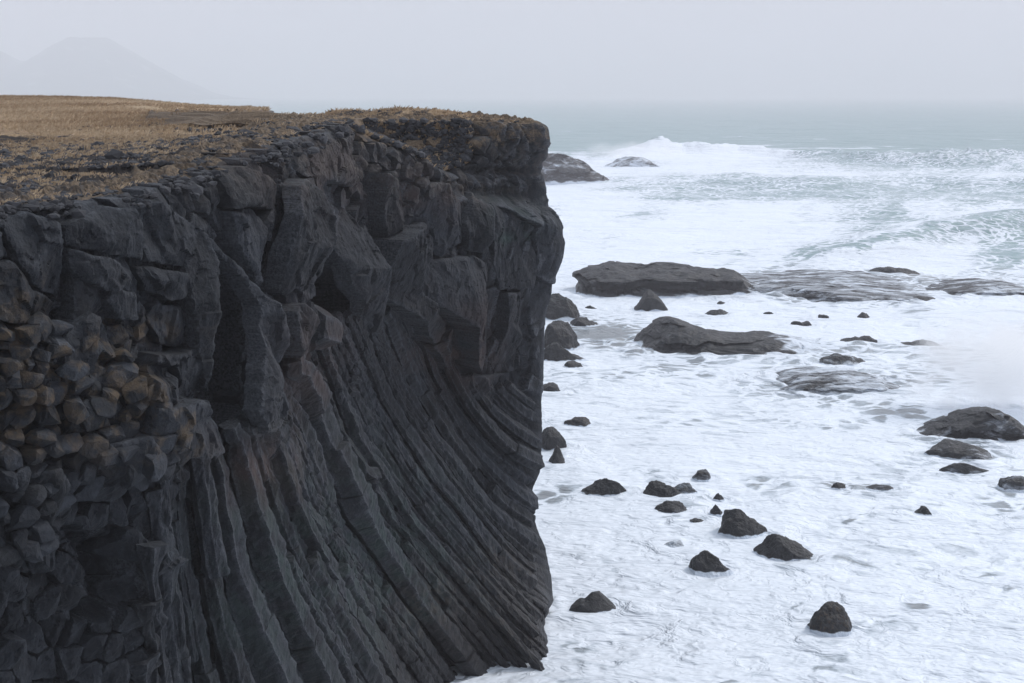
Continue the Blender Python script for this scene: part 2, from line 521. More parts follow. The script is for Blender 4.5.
# --- jointed blocks: cells with their own tilt, cracks where they meet
def facets(sx, sz, seed, off, tilt, crack, cw_, warp=.35, rot=0.0):
    a, b = A * math.cos(rot) + Z * math.sin(rot), -A * math.sin(rot) + Z * math.cos(rot)
    f1, f2, cid, dx, dy = worley(a / sx + warp * wx + .12 * jx / 6, b / sz + warp * wz + .12 * jy / 6, seed)
    h = off * (idr(cid, 1) - .5) * 2 + tilt * ((idr(cid, 2) - .5) * dx * 2 + (idr(cid, 3) - .5) * dy * 2)
    e = f2 - f1
    c = np.exp(-(e / cw_) ** 2) * sst(.25, .75, idr(cid, 4) + .2)
    return h - crack * c, cid, e
scl = np.clip(Y0 / 26, .7, 1.6)
hA, cidA, eA = facets(1.5, 2.3, 101, .20, .75, .34, .030, .45, .22)
hB, cidB, eB = facets(.60, 1.25, 131, .07, .34, .09, .045, .08, -.2)
hC, cidC, eC = facets(.25, .52, 151, .030, .15, .03, .08, .05)
hD, cidD, eD = facets(.12, .24, 171, .016, .05, .0, .1, .05)
rough_top = np.clip(sst(215, 165, PV - .10 * (200 - PU) * (PU < 200)) * sst(150, 260, PU) + .9 * back_slope, 0, 1)
n_f = fbm(A * 1.6, Z * .8, octv=5, seed=61)
n_ff = fbm(A * 9, Z * 5, octv=3, seed=67)
calm = sst(-.25, .35, fbm(A * .22 + 9, Z * .22, octv=3, seed=58))
massive = hA + hB * (.35 + .75 * calm + .6 * rough_top) + hC * (.25 + .6 * calm + 2.0 * rough_top) + hD * (.4 + .5 * calm + 1.6 * rough_top) + .07 * n_f + .012 * n_ff
massive += rough_top * .28 * n_f
# pitted ledges in the far block
strat = np.sin(Z * 5.2 + 2.2 * wx + .5 * A) * .05 * sst(430, 470, PU) * sst(300, 240, PV)
massive += strat

# --- heaped column ends by the near wall: rounded blocks
f1, f2, cidK, dxk, dyk = worley(A / .60 + .5 * wx + .12 * Z, Z / .56 + .5 * wz + .25 * A, 211, 1.0)
eK = f2 - f1
blocks = .14 * (1 - np.exp(-(eK / .22) ** 2)) - .34 * np.exp(-(eK / .075) ** 2) + .42 * (idr(cidK, 1) - .5) \
    + .55 * ((idr(cidK, 2) - .5) * dxk - (.35 + .9 * idr(cidK, 3)) * np.maximum(dyk, -.12)) + hB * .45 + hC * .5 + hD * .4 + .04 * n_f

# --- fan of columns: x of a few guide columns at each height, read off and swept down
guide = [
    [(420, 150), (480, 160), (560, 168), (683, 182), (800, 195)],
    [(400, 176), (470, 183), (560, 192), (683, 215), (800, 236)],
    [(380, 215), (450, 231), (560, 256), (683, 308), (800, 370)],
    [(340, 262), (400, 281), (500, 320), (600, 380), (683, 440), (800, 540)],
    [(280, 300), (330, 318), (430, 355), (520, 412), (600, 480), (683, 560), (800, 700)],
    [(260, 340), (290, 345), (400, 388), (480, 440), (560, 515), (620, 590), (683, 690), (800, 860)],
    [(240, 385), (300, 405), (380, 435), (440, 476), (500, 545), (560, 650), (683, 900), (800, 1100)],
    [(220, 420), (300, 448), (360, 482), (410, 532), (450, 600), (520, 780), (683, 1150), (800, 1400)],
    [(200, 455), (300, 500), (350, 540), (400, 610), (450, 720), (520, 900), (683, 1400), (800, 1700)],
]
GX = np.stack([np.interp(PV, [p[0] for p in g], [p[1] for p in g]) for g in guide])
P_ = np.zeros_like(PV)
for k in range(len(guide) - 1):
    P_ += np.clip((PU - GX[k]) / (GX[k + 1] - GX[k]), 0, 1)
P_ += np.minimum((PU - GX[0]) / 60, 0)
tcol = (PV - 300) / 60.0
pw = P_ +   .040 * vnoise(tcol * .8, P_ * 4.0, seed=71) + .02 * vnoise(tcol * 2.2, P_ * 8.0, seed=73)
bounds = [-2.6]
r2 = np.random.default_rng(12)
while bounds[-1] < 8.4:
    wdt = .56 * r2.choice([.11, .16, .21, .27, .34, .44], p=[.18, .22, .22, .18, .12, .08])
    bounds.append(bounds[-1] + wdt * (1.25 if bounds[-1] < 2 else 1.0))
bounds = np.array(bounds)
ci = np.clip(np.searchsorted(bounds, pw) - 1, 0, len(bounds) - 2)
cc = (pw - bounds[ci]) / (bounds[ci + 1] - bounds[ci]) * 2 - 1           # -1..1 across a column
cwid = (bounds[ci + 1] - bounds[ci])
zero = np.zeros_like(tcol)
joff = _r(ci + 0., zero, zero, 301) - .5
jskew = _r(ci + 0., zero, zero, 302) - .5
seglen = .9 + 1.6 * _r(ci + 0., zero, zero, 303)
tt = tcol / seglen + 7 * _r(ci + 0., zero, zero, 304) + .10 * cc * jskew * 4
sg = np.floor(tt); sf = tt - sg
jseg = _r(ci + 0., sg, zero, 305) - .5
prof = np.where(cc < jskew * .9, (cc + 1) / (jskew * .9 + 1), (1 - cc) / (1 - jskew * .9))   # two-sided ridge
prof = np.minimum(prof * 1.7, 1.0 + .12 * cc * np.sign(jskew))
colh = .46 * cwid / .27 * prof * (.75 + .5 * _r(ci + 0., zero, zero, 306)) + .42 * joff + .17 * jseg - .06 * np.exp(-(np.minimum(sf, 1 - sf) / .045) ** 2)
colh += .10 * vnoise(tcol * 1.7, P_ * 5, seed=83) + .05 * vnoise(tcol * 5, P_ * 22, seed=85) + hC * .6 + hD * .9 + .015 * n_ff + hB * .35
colh += .10 * vnoise(tcol * .45, P_ * 13, seed=87) + .05 * vnoise(tcol * .9, P_ * 31, seed=88)
colh *= np.clip(Y0 / 38, .8, 1.2) * 1.15
fade_right = sst(545, 470, PU) * .6 + .4
colh *= fade_right
massive *= 1 - .85 * sst(-6, 3, slot_d)
massive = .55 * massive - .42
colh = colh * .5 - .25
blocks = blocks * .5 - .35
OFFM = massive * (1 - mcol) + colh * mcol - .55 * mcol * sst(-2, 10, mcol_d)
OFFM = OFFM * (1 - mblk) + blocks * mblk
OFF = OFF + OFFM
A_c0 = float(np.interp(50.0, dense[600:960, 1], np.concatenate([[0], np.cumsum(seg)])[600:960]))
# horizontal bands where the columns lie over at the corner
OFF += sst(440, 515, PU) * mcol * (.22 * np.sign(np.sin(Z * 4.1 + .8 * wx * 3 + .25 * np.sin(A * 2))) + .3 * fbm(A * .8, Z * 2.2, octv=3, seed=95)) * sst(A_c0 + .2, A_c0 - 1.2, A)

wet_line = 2.6 + 1.6 * fbm(A * .5, np.zeros_like(A), octv=3, seed=91)
wet = sst(1.3, -1.0, Z - wet_line)
def blur(a, n):
    for ax in (0, 1):
        c = np.cumsum(np.pad(a, [(n + 1, n) if k == ax else (0, 0) for k in (0, 1)], mode="edge"), axis=ax)
        a = (np.take(c, np.arange(2 * n + 1, c.shape[ax]), ax) - np.take(c, np.arange(0, c.shape[ax] - 2 * n - 1), ax)) / (2 * n + 1)
    return a
worn = sst(.02, .12, OFF - blur(blur(OFF, 5), 5))          # weathered pale arrises
# --- directions: out of the wall; at the far corner the outline against the sea
sil = np.array([(113, 527), (118, 533), (122, 548), (126, 552), (140, 552), (158, 549), (163, 544), (185, 548), (200, 551), (206, 545), (216, 551),
                (228, 557), (243, 561), (262, 558), (276, 552), (300, 547), (318, 541), (340, 540), (380, 539), (400, 540), (430, 541),
                (470, 539), (482, 533), (498, 527), (515, 530), (535, 535), (548, 541), (575, 545), (600, 546), (620, 534), (650, 530), (720, 524)], float)
Xn, Yn = np.broadcast_to(nx, Z.shape), np.broadcast_to(ny, Z.shape)
w_c = sst(A_c - 5.0, A_c - .6, A)
sil_x = np.interp(PV, sil[:, 0], sil[:, 1])
pu_c = np.interp(PV[:, NC // 2], PV[:, NC // 2], PV[:, NC // 2])
corner_col = int(np.argmin(np.abs(arc - (A_c + 1.0))))
dX = (sil_x - PU[:, corner_col][:, None] + 8) * 51.0 / F
OFF *= (1 - .75 * sst(A_c - 1.0, A_c + .8, A) * (A < A_c + 6))
# rounded lip under the top edge
below = ztop[None] - Z
OFF -= .35 * np.exp(-below / .35)
ZZ = Z + .10 * n_f * np.exp(-below / 1.0)
X = X0 + Xn * OFF + w_c * dX - .45 * np.maximum(A - A_c - .8, 0) * (A < A_c + 12) - 5.0 * (A >= A_c + 12)
Y = Y0 + Yn * OFF
# toe of the fan: a spur of columns runs out into the foam
spur = sst(3.6, -.2, Z) * gauss(PU, PV, 512, 675, 40, 60)

# lip rows going inland
wl = (np.linspace(0, 1, NL + 1)[1:] ** 1.4 * 3.0)[:, None]
lip0 = np.array([X[-1], Y[-1], ZZ[-1]])
# inland normal of the displaced edge, smoothed
XL = smooth_arc(lip0[0], .5)[None] * sst(0, 1, wl) + lip0[0][None] * (1 - sst(0, 1, wl)) - nx[None] * wl
YL = smooth_arc(lip0[1], .5)[None] * sst(0, 1, wl) + lip0[1][None] * (1 - sst(0, 1, wl)) - ny[None] * wl
AL = np.broadcast_to(arc, XL.shape)
f1, f2, cl, ddx, ddy = worley(XL / .24, YL / .24, 401)
rub = .13 * (idr(cl, 1)) * sst(0, .35, f2 - f1) + .12 * fbm(XL * 2, YL * 2, octv=4, seed=77)
ZL = lip0[2][None] + .10 * sst(0, .6, wl) + rub * sst(0, .4, wl) - .45 * sst(1.4, 3.0, wl)
co = np.stack([np.vstack([X, XL]), np.vstack([Y, YL]), np.vstack([ZZ, ZL])], -1)
NT_ = NR + NL
faces = grid_faces(NT_, NC)
def ext(a, val=None):
    return np.vstack([a, np.broadcast_to(a[-1] if val is None else np.full(NC, val), (NL, NC))]).ravel()
tone = .5 + .30 * (idr(cidA, 7) - .5) + .30 * (idr(cidB, 7) - .5) + .25 * (idr(cidC, 7) - .5)
tone = tone * (1 - mcol) + mcol * (.5 + .5 * (_r(ci + 0., zero, zero, 311) - .5) + .25 * (_r(ci + 0., sg, zero, 312) - .5) + .55 * vnoise(tcol * .5, P_ * 15, seed=313))
tone = tone * (1 - mblk) + mblk * (.6 + .55 * (idr(cidK, 7) - .5))
rust = np.clip(gauss(PU, PV, 250, 470, 60, 40) + .8 * gauss(PU, PV, 310, 360, 50, 50) + .9 * gauss(PU, PV, 470, 350, 40, 45)
               + .5 * gauss(PU, PV, 330, 170, 90, 40) + .7 * gauss(PU, PV, 430, 195, 40, 20), 0, 1)
algae = np.clip(.8 * gauss(PU, PV, 380, 560, 90, 110) + .6 * gauss(PU, PV, 240, 560, 60, 120) + 1.2 * gauss(PU, PV, 513, 238, 9, 5)
                + .5 * gauss(PU, PV, 515, 210, 30, 20), 0, 1)
ochre = np.clip(mblk * .8 * sst(480, 420, PV) + gauss(PU, PV, 130, 330, 40, 14) + .7 * gauss(PU, PV, 10, 300, 40, 25)
                + .7 * back_slope + .5 * gauss(PU, PV, 470, 190, 50, 10), 0, 1)
brown = np.clip(gauss(PU, PV, 450, 615, 70, 40) + .7 * gauss(PU, PV, 500, 560, 35, 20) + .5 * rough_top, 0, 1)
turfy = np.clip(back_slope * 1.2, 0, 1) * .80 + .45 * sst(2.2, .3, below) * sst(330, 380, PU)
AT = {"tone": ext(tone), "rust": ext(rust), "algae": ext(algae, 0), "ochre": ext(ochre, .35), "brown": ext(brown, .6), "turfy": np.vstack([turfy, np.broadcast_to(np.interp(arc, [A_c - 16, A_c - 11, A_c + 1, A_c + 4], [.55, .85, .85, 1.1]), (NL, NC))]).ravel(), "worn": ext(worn, 0), "wet": ext(wet, 0)}

cliff = bpy.data.objects.new("cliff", None); COL.objects.link(cliff)
cliff.location = (float(plan[corner_col, 0]) - 4, 44.0, 0.0)
tag(cliff, "tall dark basalt sea cliff with a fan of curved columns sweeping down into white surf", "cliff")
base_loc = np.array(cliff.location)
cof = co.reshape(-1, 3) - base_loc
# which part a face belongs to
fr = faces[:, 0] // NC; fc = faces[:, 0] % NC
inface = fr < NR - 1
frc = np.minimum(fr, NR - 1)
part = np.zeros(len(faces), np.int64)
def add_part(name, sel):
    idx, f = sub_mesh(faces, sel)
    return mk(name, cof[idx], f, M_cliff, cliff, {k: a[idx] for k, a in AT.items()}, flat=True)
add_part("rock_face", part == 0)

# ---- shapes set against that face, in (arc length, height, distance out of the wall)
zc_, dxc_ = Z[:, corner_col], dX[:, 0]
def base_off(a, z):
    r, j = grid_at(a, z); return OFFB[r, j]
def wall_pos(a, z, o):
    """world position of a point o metres out of the wall"""
    x = np.interp(a, arc, plan[:, 0]); y = np.interp(a, arc, plan[:, 1])
    n1, n2 = np.interp(a, arc, nx), np.interp(a, arc, ny)
    x = x + n1 * o + sst(A_c - 5.0, A_c - .6, a) * np.interp(z, zc_, dxc_) - .45 * np.maximum(a - A_c - .8, 0)
    return np.stack([x, y + n2 * o, z], -1)
FIELDS = {"rust": rust, "algae": algae, "ochre": ochre, "brown": brown, "wet": wet, "turfy": turfy}
def add_rock(name, a, z, o, fcs, tone_, worn_):
    co_ = wall_pos(a, z, o) - base_loc
    r, j = grid_at(a, np.clip(z, ZB, 30))
    at = {k: f[r, j] for k, f in FIELDS.items()}
    at["tone"] = tone_; at["worn"] = worn_
    return mk(name, co_, fcs, M_cliff, cliff, at, flat=True)
rs = np.random.default_rng(77)

def fracture(a, z, big=1.0):
    """stepped, tilted facets at three sizes: freshly broken basalt"""
    h = 0
    for sa, sz2, of, ti, sd in ((.62, 1.05, .055 * big, .30 * big, 131), (.27, .42, .030, .17, 151), (.12, .19, .012, .07, 171)):
        c_, s_ = math.cos(sd), math.sin(sd) * .5
        f1, f2, cid, dx_, dy_ = worley(a / sa + .35 * s_ * z / sz2, z / sz2 - .25 * s_ * a / sa, sd, .95)
        h = h + of * (idr(cid, 1) - .5) * 2 + ti * sa * ((idr(cid, 2) - .5) * dx_ + (idr(cid, 3) - .5) * dy_) * 2
    return h
def slab_shape(poly, off, seed, step=.05, grad=.30, depth=1.3, jag=.05, cham=.09, big=1.0):
    """a rock plate with the outline poly (arc, height): a front broken along a few planes, sharp rim, sides running into the wall"""
    r = np.random.default_rng(seed)
    P = np.asarray(poly, float); lo, hi = P.min(0), P.max(0); w = max(.2, min(hi - lo)); c = P.mean(0)
    ga = np.arange(lo[0] - 2 * step, hi[0] + 3 * step, step); gz_ = np.arange(lo[1] - 2 * step, hi[1] + 3 * step, step)
    a, z = np.meshgrid(ga, gz_)
    d = polydist(a, z, [tuple(p) for p in P])
    d = d + jag * (vnoise(a * 2.7 + seed, z * 2.7, seed=seed) + .35 * vnoise(a * 6 + seed, z * 6, seed=seed + 1))
    da, dz = a - c[0], z - c[1]
    def plane(base):
        g = (r.random(2) - .5) * 2 * grad * np.array([2.0, 1.4]); return base + g[0] * da + g[1] * dz
    hull = np.min([plane(off + (.03 + .09 * r.random()) * w) for _ in range(4)], axis=0)
    hull2 = np.min([plane(off + (.02 + .08 * r.random()) * w) for _ in range(3)], axis=0)
    f = np.minimum(np.maximum(hull, hull2 - .06 * w), off + .20 * w)
    f = f + fracture(a, z, big) * sst(-.02, .16, d) - cham * np.exp(-np.maximum(d, 0) / .035)
    f = f - .40 * np.exp(-np.maximum(np.interp(a, arc, ztop) - z, 0) / .40) + .012 * vnoise(a * 12, z * 10, seed=seed + 4)
    inside_ = (d > 0)
    b0 = float(np.median(base_off(P[:, 0], P[:, 1])))
    o = .5 * base_off(a, z) + .5 * b0 + np.where(inside_, f, f - depth)
    near_ = inside_.copy()
    near_[1:] |= inside_[:-1]; near_[:-1] |= inside_[1:]; n2_ = near_.copy(); n2_[:, 1:] |= near_[:, :-1]; n2_[:, :-1] |= near_[:, 1:]
    gz1, ga1 = np.gradient(d, step); gl_ = np.maximum(np.hypot(gz1, ga1), .3)      # rim vertices are drawn onto the outline
    k_out = ~inside_
    out_n = np.zeros_like(k_out); out_n[1:] |= k_out[:-1]; out_n[:-1] |= k_out[1:]; out_n[:, 1:] |= k_out[:, :-1]; out_n[:, :-1] |= k_out[:, 1:]
    rim = inside_ & out_n; mv = np.clip(d - .35 * step, -step, step)
    a = np.where(rim, a - mv * ga1 / gl_, a); z = np.where(rim, z - mv * gz1 / gl_, z)
    a = np.where(k_out, a - np.clip(d, -3 * step, 0) * ga1 / gl_, a); z = np.where(k_out, z - np.clip(d, -3 * step, 0) * gz1 / gl_, z)
    fcs = grid_faces(*a.shape)
    fcs = fcs[n2_.ravel()[fcs].all(1)]
    if len(fcs) == 0: return None
    idx, fcs = np.unique(fcs, return_inverse=True); fcs = fcs.reshape(-1, 4)
    tn = np.full(len(idx), np.clip(.5 + .5 * (r.random() - .5), 0, 1))
    wn = (np.exp(-np.abs(d) / .05) * (r.random() < .7)).ravel()[idx]
    return a.ravel()[idx], z.ravel()[idx], o.ravel()[idx], fcs, tn, wn

slabs = [   # outline in pixels of the photograph, how far it stands out
    ([(12, 224), (40, 211), (62, 222), (69, 258), (73, 300), (40, 286), (22, 264)], .40), ([(76, 226), (112, 207), (140, 208), (146, 240), (148, 262), (120, 256), (92, 250), (78, 247)], .30),
    ([(80, 250), (95, 253), (125, 262), (141, 278), (139, 291), (112, 292), (90, 280), (79, 268)], .70), ([(79, 275), (92, 283), (112, 297), (96, 320), (76, 324)], .25),
    ([(151, 198), (175, 204), (204, 228), (209, 262), (190, 269), (153, 262), (148, 235)], .38), ([(150, 266), (190, 273), (209, 268), (208, 291), (178, 301), (160, 293), (149, 276)], .60),
    ([(116, 287), (140, 294), (147, 322), (120, 320), (108, 302)], .55), ([(160, 303), (180, 305), (208, 296), (210, 330), (190, 350), (165, 346), (154, 322)], .20),
    ([(158, 354), (188, 354), (219, 338), (220, 398), (185, 410), (165, 402)], .60), ([(180, 412), (208, 399), (224, 424), (228, 454), (198, 462), (176, 440)], .80),
    ([(0, 262), (20, 262), (40, 290), (70, 304), (62, 330), (20, 326), (-10, 318)], .25), ([(-40, 232), (8, 224), (18, 258), (-8, 262), (-40, 268)], .30),
    ([(226, 222), (236, 236), (250, 262), (266, 296), (273, 302), (279, 345), (279, 402), (272, 426), (260, 434), (258, 412), (261, 345), (261, 306), (251, 276), (237, 248)], .75),
    ([(230, 212), (262, 208), (274, 225), (270, 262), (268, 294), (254, 280), (244, 256)], .30),
    ([(198, 238), (218, 227), (224, 262), (224, 340), (220, 396), (208, 352), (200, 300)], .90),
    ([(292, 214), (300, 186), (318, 178), (332, 190), (335, 230), (329, 262), (323, 291), (316, 297), (309, 289), (302, 297), (293, 290), (291, 250)], .65),
    ([(350, 190), (362, 183), (369, 200), (376, 236), (384, 270), (388, 316), (380, 334), (372, 346), (368, 330), (366, 288), (358, 264), (352, 238)], .70),
    ([(289, 346), (300, 311), (312, 302), (325, 318), (322, 354), (300, 358)], .75), ([(256, 438), (268, 428), (276, 404), (284, 402), (288, 440), (280, 462), (262, 462)], .35),
    ([(399, 240), (425, 226), (427, 270), (424, 288), (440, 306), (455, 326), (469, 362), (462, 374), (440, 346), (416, 318), (401, 300), (398, 270)], .85),
    ([(430, 226), (455, 262), (490, 256), (503, 264), (506, 286), (517, 330), (514, 356), (490, 372), (475, 360), (468, 328), (450, 304), (430, 288)], .95),
    ([(378, 172), (420, 178), (425, 222), (397, 238), (384, 215)], .62), ([(424, 184), (446, 182), (471, 190), (470, 240), (455, 260), (429, 224)], .45),
    ([(482, 196), (506, 205), (501, 240), (488, 254), (478, 252), (474, 225)], .75), ([(507, 202), (545, 200), (552, 230), (554, 262), (545, 288), (516, 290), (508, 264), (509, 230)], .55),
    ([(522, 292), (546, 292), (546, 335), (532, 372), (519, 356), (524, 330)], .60), ([(462, 378), (490, 376), (540, 374), (542, 396), (500, 402), (470, 397)], .55),
    ([(300, 148), (330, 138), (352, 132), (366, 150), (372, 172), (350, 184), (322, 176)], .45), ([(236, 172), (268, 166), (292, 182), (288, 212), (262, 206), (232, 210)], .45),
]
man_polys = []
for k_, (pp, off_) in enumerate(slabs):
    a_, z_ = px_to_az([p[0] for p in pp], [p[1] for p in pp], off_ * .85 + .05)
    man_polys.append(np.stack([a_, z_], 1))
    w_ = np.ptp(a_)
    add_rock("slab", *slab_shape(man_polys[-1], off_ * .85, 500 + k_, step=.045, grad=.36 if off_ > .3 else .24, depth={12: .45, 15: .50, 16: .50, 14: .9}.get(k_, 1.5), big=.45 if k_ in (19, 20, 24, 25) else 1.0))

# the broken rock between them: irregular cells, each a small plate
def inside(px_, py_, poly):
    return polydist(np.array([px_]), np.array([py_]), [tuple(p) for p in poly])[0]
seeds = []
cand = np.stack([A_c - 36 + 38 * rs.random(30000), .5 + 21 * rs.random(30000)], 1)
r_, j_ = grid_at(cand[:, 0], cand[:, 1])
okc = (cand[:, 1] < ztop[j_] - .05) & (mcol_d[r_, j_] < 2) & (mblk_d[r_, j_] < 4) & (PV[r_, j_] < 720)
cand, r_, j_ = cand[okc], r_[okc], j_[okc]
rad = np.where(rough_top[r_, j_] > .3, .34, .62) * (.7 + .6 * rs.random(len(cand)))
rad = np.where(PU[r_, j_] > 430, np.where(PV[r_, j_] < 205, .42, .6), rad)
rad = np.where(PV[r_, j_] > 480, .45, rad)
cell = {}
for k_ in range(len(cand)):
    a_, z_ = cand[k_]; ia, iz = int(a_ / .6), int(z_ / .6); good = True
    for da in (-2, -1, 0, 1, 2):
        for dz in (-2, -1, 0, 1, 2):
            for (b_a, b_z, b_r, _i) in cell.get((ia + da, iz + dz), ()):
                if (b_a - a_) ** 2 + ((b_z - z_) * .75) ** 2 < (.5 * (rad[k_] + b_r)) ** 2: good = False; break
            if not good: break
        if not good: break
    if good:
        cell.setdefault((ia, iz), []).append((a_, z_, rad[k_], len(seeds))); seeds.append((a_, z_, rad[k_], r_[k_], j_[k_]))
hidden = []
for (a_, z_, _r1, r1, j1) in seeds:
    h_ = slot_d[r1, j1] > -3
    if not h_:
        h_ = any(inside(a_, z_, mp_) > .12 for mp_ in man_polys)
    hidden.append(h_)
def clip_poly(poly, mx_, my_, nx_, ny_):
    out = []
    for i in range(len(poly)):
        p, q = poly[i], poly[(i + 1) % len(poly)]
        dp, dq = (p[0] - mx_) * nx_ + (p[1] - my_) * ny_, (q[0] - mx_) * nx_ + (q[1] - my_) * ny_
        if dp <= 0: out.append(p)
        if (dp < 0 < dq) or (dq < 0 < dp):
            t_ = dp / (dp - dq); out.append((p[0] + (q[0] - p[0]) * t_, p[1] + (q[1] - p[1]) * t_))
    return out
acc = [[], [], [], [], [], []]; nbase = 0
for k_, (a_, z_, r0, r1, j1) in enumerate(seeds):
    if hidden[k_]: continue
    poly = [(a_ - 1, z_ - 1.3), (a_ + 1, z_ - 1.3), (a_ + 1, z_ + 1.3), (a_ - 1, z_ + 1.3)]
    ia, iz = int(a_ / .6), int(z_ / .6)
    for da in range(-3, 4):
        for dz in range(-3, 4):
            for (b_a, b_z, b_r, i_) in cell.get((ia + da, iz + dz), ()):
                if i_ == k_ or not poly: continue
                vx, vz = b_a - a_, b_z - z_; L_ = math.hypot(vx, vz)
                if L_ > 2.4: continue
                poly = clip_poly(poly, (a_ + b_a) / 2 - vx / L_ * .012, (z_ + b_z) / 2 - vz / L_ * .012, vx / L_, vz / L_)
    poly = clip_poly(poly, a_, float(np.interp(a_, arc, ztop)) + .02 + .10 * rs.random(), 0, 1)
    if len(poly) < 3: continue
    rt = rough_top[r1, j1]
    top_band = max(rt, 1.0 if (PU[r1, j1] > 430 and PV[r1, j1] < 205) else 0)
    o_ = (rs.random() - .45) * (.34 + .20 * top_band) - .05
    res_ = slab_shape(poly, o_, 3000 + k_, step=.055, grad=.42, depth=.7, jag=.04, cham=.05, big=.7)
    if res_ is None: continue
    for q_, v_ in zip(acc, (res_[0], res_[1], res_[2], res_[3] + nbase, res_[4], res_[5])): q_.append(v_)
    nbase += len(res_[0])
tag(add_rock("broken_rock", *[np.concatenate(v_) for v_ in acc]), None, None, None, "stuff")

# the fan: each column a jointed prism swept along the wall
GXf = lambda k, pv: np.interp(pv, [p[0] for p in guide[k]], [p[1] for p in guide[k]])
def fan_x(p, pv):
    p = max(p, -2.6)
    if p < 0: return GXf(0, pv) + 60 * p
    k = min(int(p), len(guide) - 2); t_ = p - k
    return GXf(k, pv) * (1 - t_) + GXf(k + 1, pv) * t_
pvs = np.linspace(285, 1500, 420)
def fan_curve(p):
    pv = pvs.copy(); pu = fan_x(p, pv)
    # the drawn guides end at 800: run on at the same slope below the picture
    g1, g0 = fan_x(p, np.array([800.]))[0], fan_x(p, np.array([700.]))[0]
    pu = np.where(pv > 800, g1 + (pv - 800) * (g1 - g0) / 100 * .8, pu)
    md = polydist(np.minimum(pu, 560), np.minimum(pv, 700), mcol_poly)
    ok = (md > -7) & (pu < 551) & (pu > -60)
    if ok.sum() < 6: return None
    i0 = np.argmax(ok); i1 = len(ok) - np.argmax(ok[::-1])
    a_, z_ = px_to_az(pu[i0:i1], pv[i0:i1], .15)
    m_ = z_ > -1.0
    return (a_[m_], z_[m_]) if m_.sum() > 5 else None
bcur = [fan_curve(b_) for b_ in bounds]
ncol_made = 0
for k_ in range(len(bounds) - 1):
    pm = (bounds[k_] + bounds[k_ + 1]) / 2
    cm = fan_curve(pm)
    if cm is None: continue
    r = np.random.default_rng(7000 + k_)
    a_, z_ = cm
    o_ = base_off(a_, z_)
    ker = np.hanning(15); ker /= ker.sum()
    o_ = np.convolve(np.pad(o_, 7, mode="edge"), ker, "valid")
    sl_ = np.concatenate([[0], np.cumsum(np.hypot(np.diff(a_), np.diff(z_)))])
    if sl_[-1] < .8: continue
    # width: distance between the two neighbouring joints
    dlt = .5 * (bounds[k_ + 1] - bounds[k_])
    wl_ = fan_curve(pm - min(.2, dlt)); wr_ = fan_curve(pm + min(.2, dlt))
    def half(cur):
        if cur is None: return None
        return np.array([np.min(np.hypot(cur[0] - q, cur[1] - w_)) for q, w_ in zip(a_, z_)])
    hs_ = [h_ for h_ in (half(wl_), half(wr_)) if h_ is not None]
    hw = np.mean(hs_, 0) * (dlt / min(.2, dlt)) if hs_ else np.full(len(a_), .3)
    hw = np.clip(np.convolve(np.pad(hw, 7, mode="edge"), ker, "valid"), .11, .60)
    nside = r.choice([5, 6, 6, 7]); ph = r.random() * 6.28
    corner_r = .88 + .28 * r.random(nside)
    stand = .06 + .50 * (r.random() - .5)
    sub = 4
    ang = np.linspace(0, 2 * math.pi, nside, endpoint=False) + ph
    cp = np.stack([np.cos(ang), np.sin(ang)], 1) * corner_r[:, None]
    sec = np.concatenate([[cp[q] + (cp[(q + 1) % nside] - cp[q]) * t_ for t_ in np.linspace(0, 1, sub, endpoint=False)] for q in range(nside)])
    arr_w = np.tile([1.0] + [0.0] * (sub - 1), nside)
    A_, Z_, O_, T_, W_, Fc = [], [], [], [], [], []; nb = 0
    s0 = 0.0
    while s0 < sl_[-1] - .05:
        L_ = .9 + 5.5 * r.random() ** 1.2
        s1 = min(s0 + L_, sl_[-1])
        nr_ = max(3, int((s1 - s0) / .11) + 1)
        t_ = np.linspace(s0 + .006, s1 - .006, nr_)
        t_ = np.concatenate([[t_[0]], t_, [t_[-1]]])          # caps
        ca, cz, co2, ch = (np.interp(t_, sl_, v_) for v_ in (a_, z_, o_, hw))
        ta, tz2 = np.gradient(ca), np.gradient(cz)
        ta[0], tz2[0], ta[-1], tz2[-1] = ta[2], tz2[2], ta[-3], tz2[-3]
        tl = np.hypot(ta, tz2) + 1e-9; ta, tz2 = ta / tl, tz2 / tl
        sh = (r.random(2) - .5) * np.array([.05, .11]); gro = 1 + .14 * (r.random() - .5)
        if r.random() < .16: sh[1] -= .40 * r.random()         # a broken-off length
        shrink = np.ones(len(t_)); shrink[0] = shrink[-1] = .01; shrink[1] = shrink[-2] = .95
        rad_ = (ch * 1.10 * gro)[:, None] * shrink[:, None]
        e_ = sec[None, :, 0] * rad_ + sh[0]; f_ = sec[None, :, 1] * rad_ * 1.15 + sh[1] + stand
        aa = ca[:, None] - tz2[:, None] * e_; zz_ = cz[:, None] + ta[:, None] * e_
        oo = co2[:, None] + f_ - .05
        nz = .075 * vnoise(aa * 2.6, zz_ * 1.1, oo * 2.6, seed=7) + .055 * vnoise(aa * 6, zz_ * 2.6, oo * 6, seed=9) + .035 * vnoise(aa * 13, zz_ * 8, oo * 13, seed=8)
        aa = aa + nz * sec[None, :, 0]; oo = oo + nz * sec[None, :, 1] * 1.3
        A_.append(aa.ravel()); Z_.append(zz_.ravel()); O_.append(oo.ravel())
        T_.append(np.full(aa.size, .5 + .55 * (r.random() - .5)))
        W_.append(np.tile(arr_w, (len(t_), 1)).ravel() * .9)
        Fc.append(grid_faces(len(t_), len(sec), True) + nb); nb += aa.size
        s0 = s1
    add_rock("column", *[np.concatenate(v_) for v_ in (A_, Z_, O_)], np.concatenate(Fc), np.concatenate(T_), np.concatenate(W_))
    ncol_made += 1
print("columns", ncol_made, "cells", len(seeds))

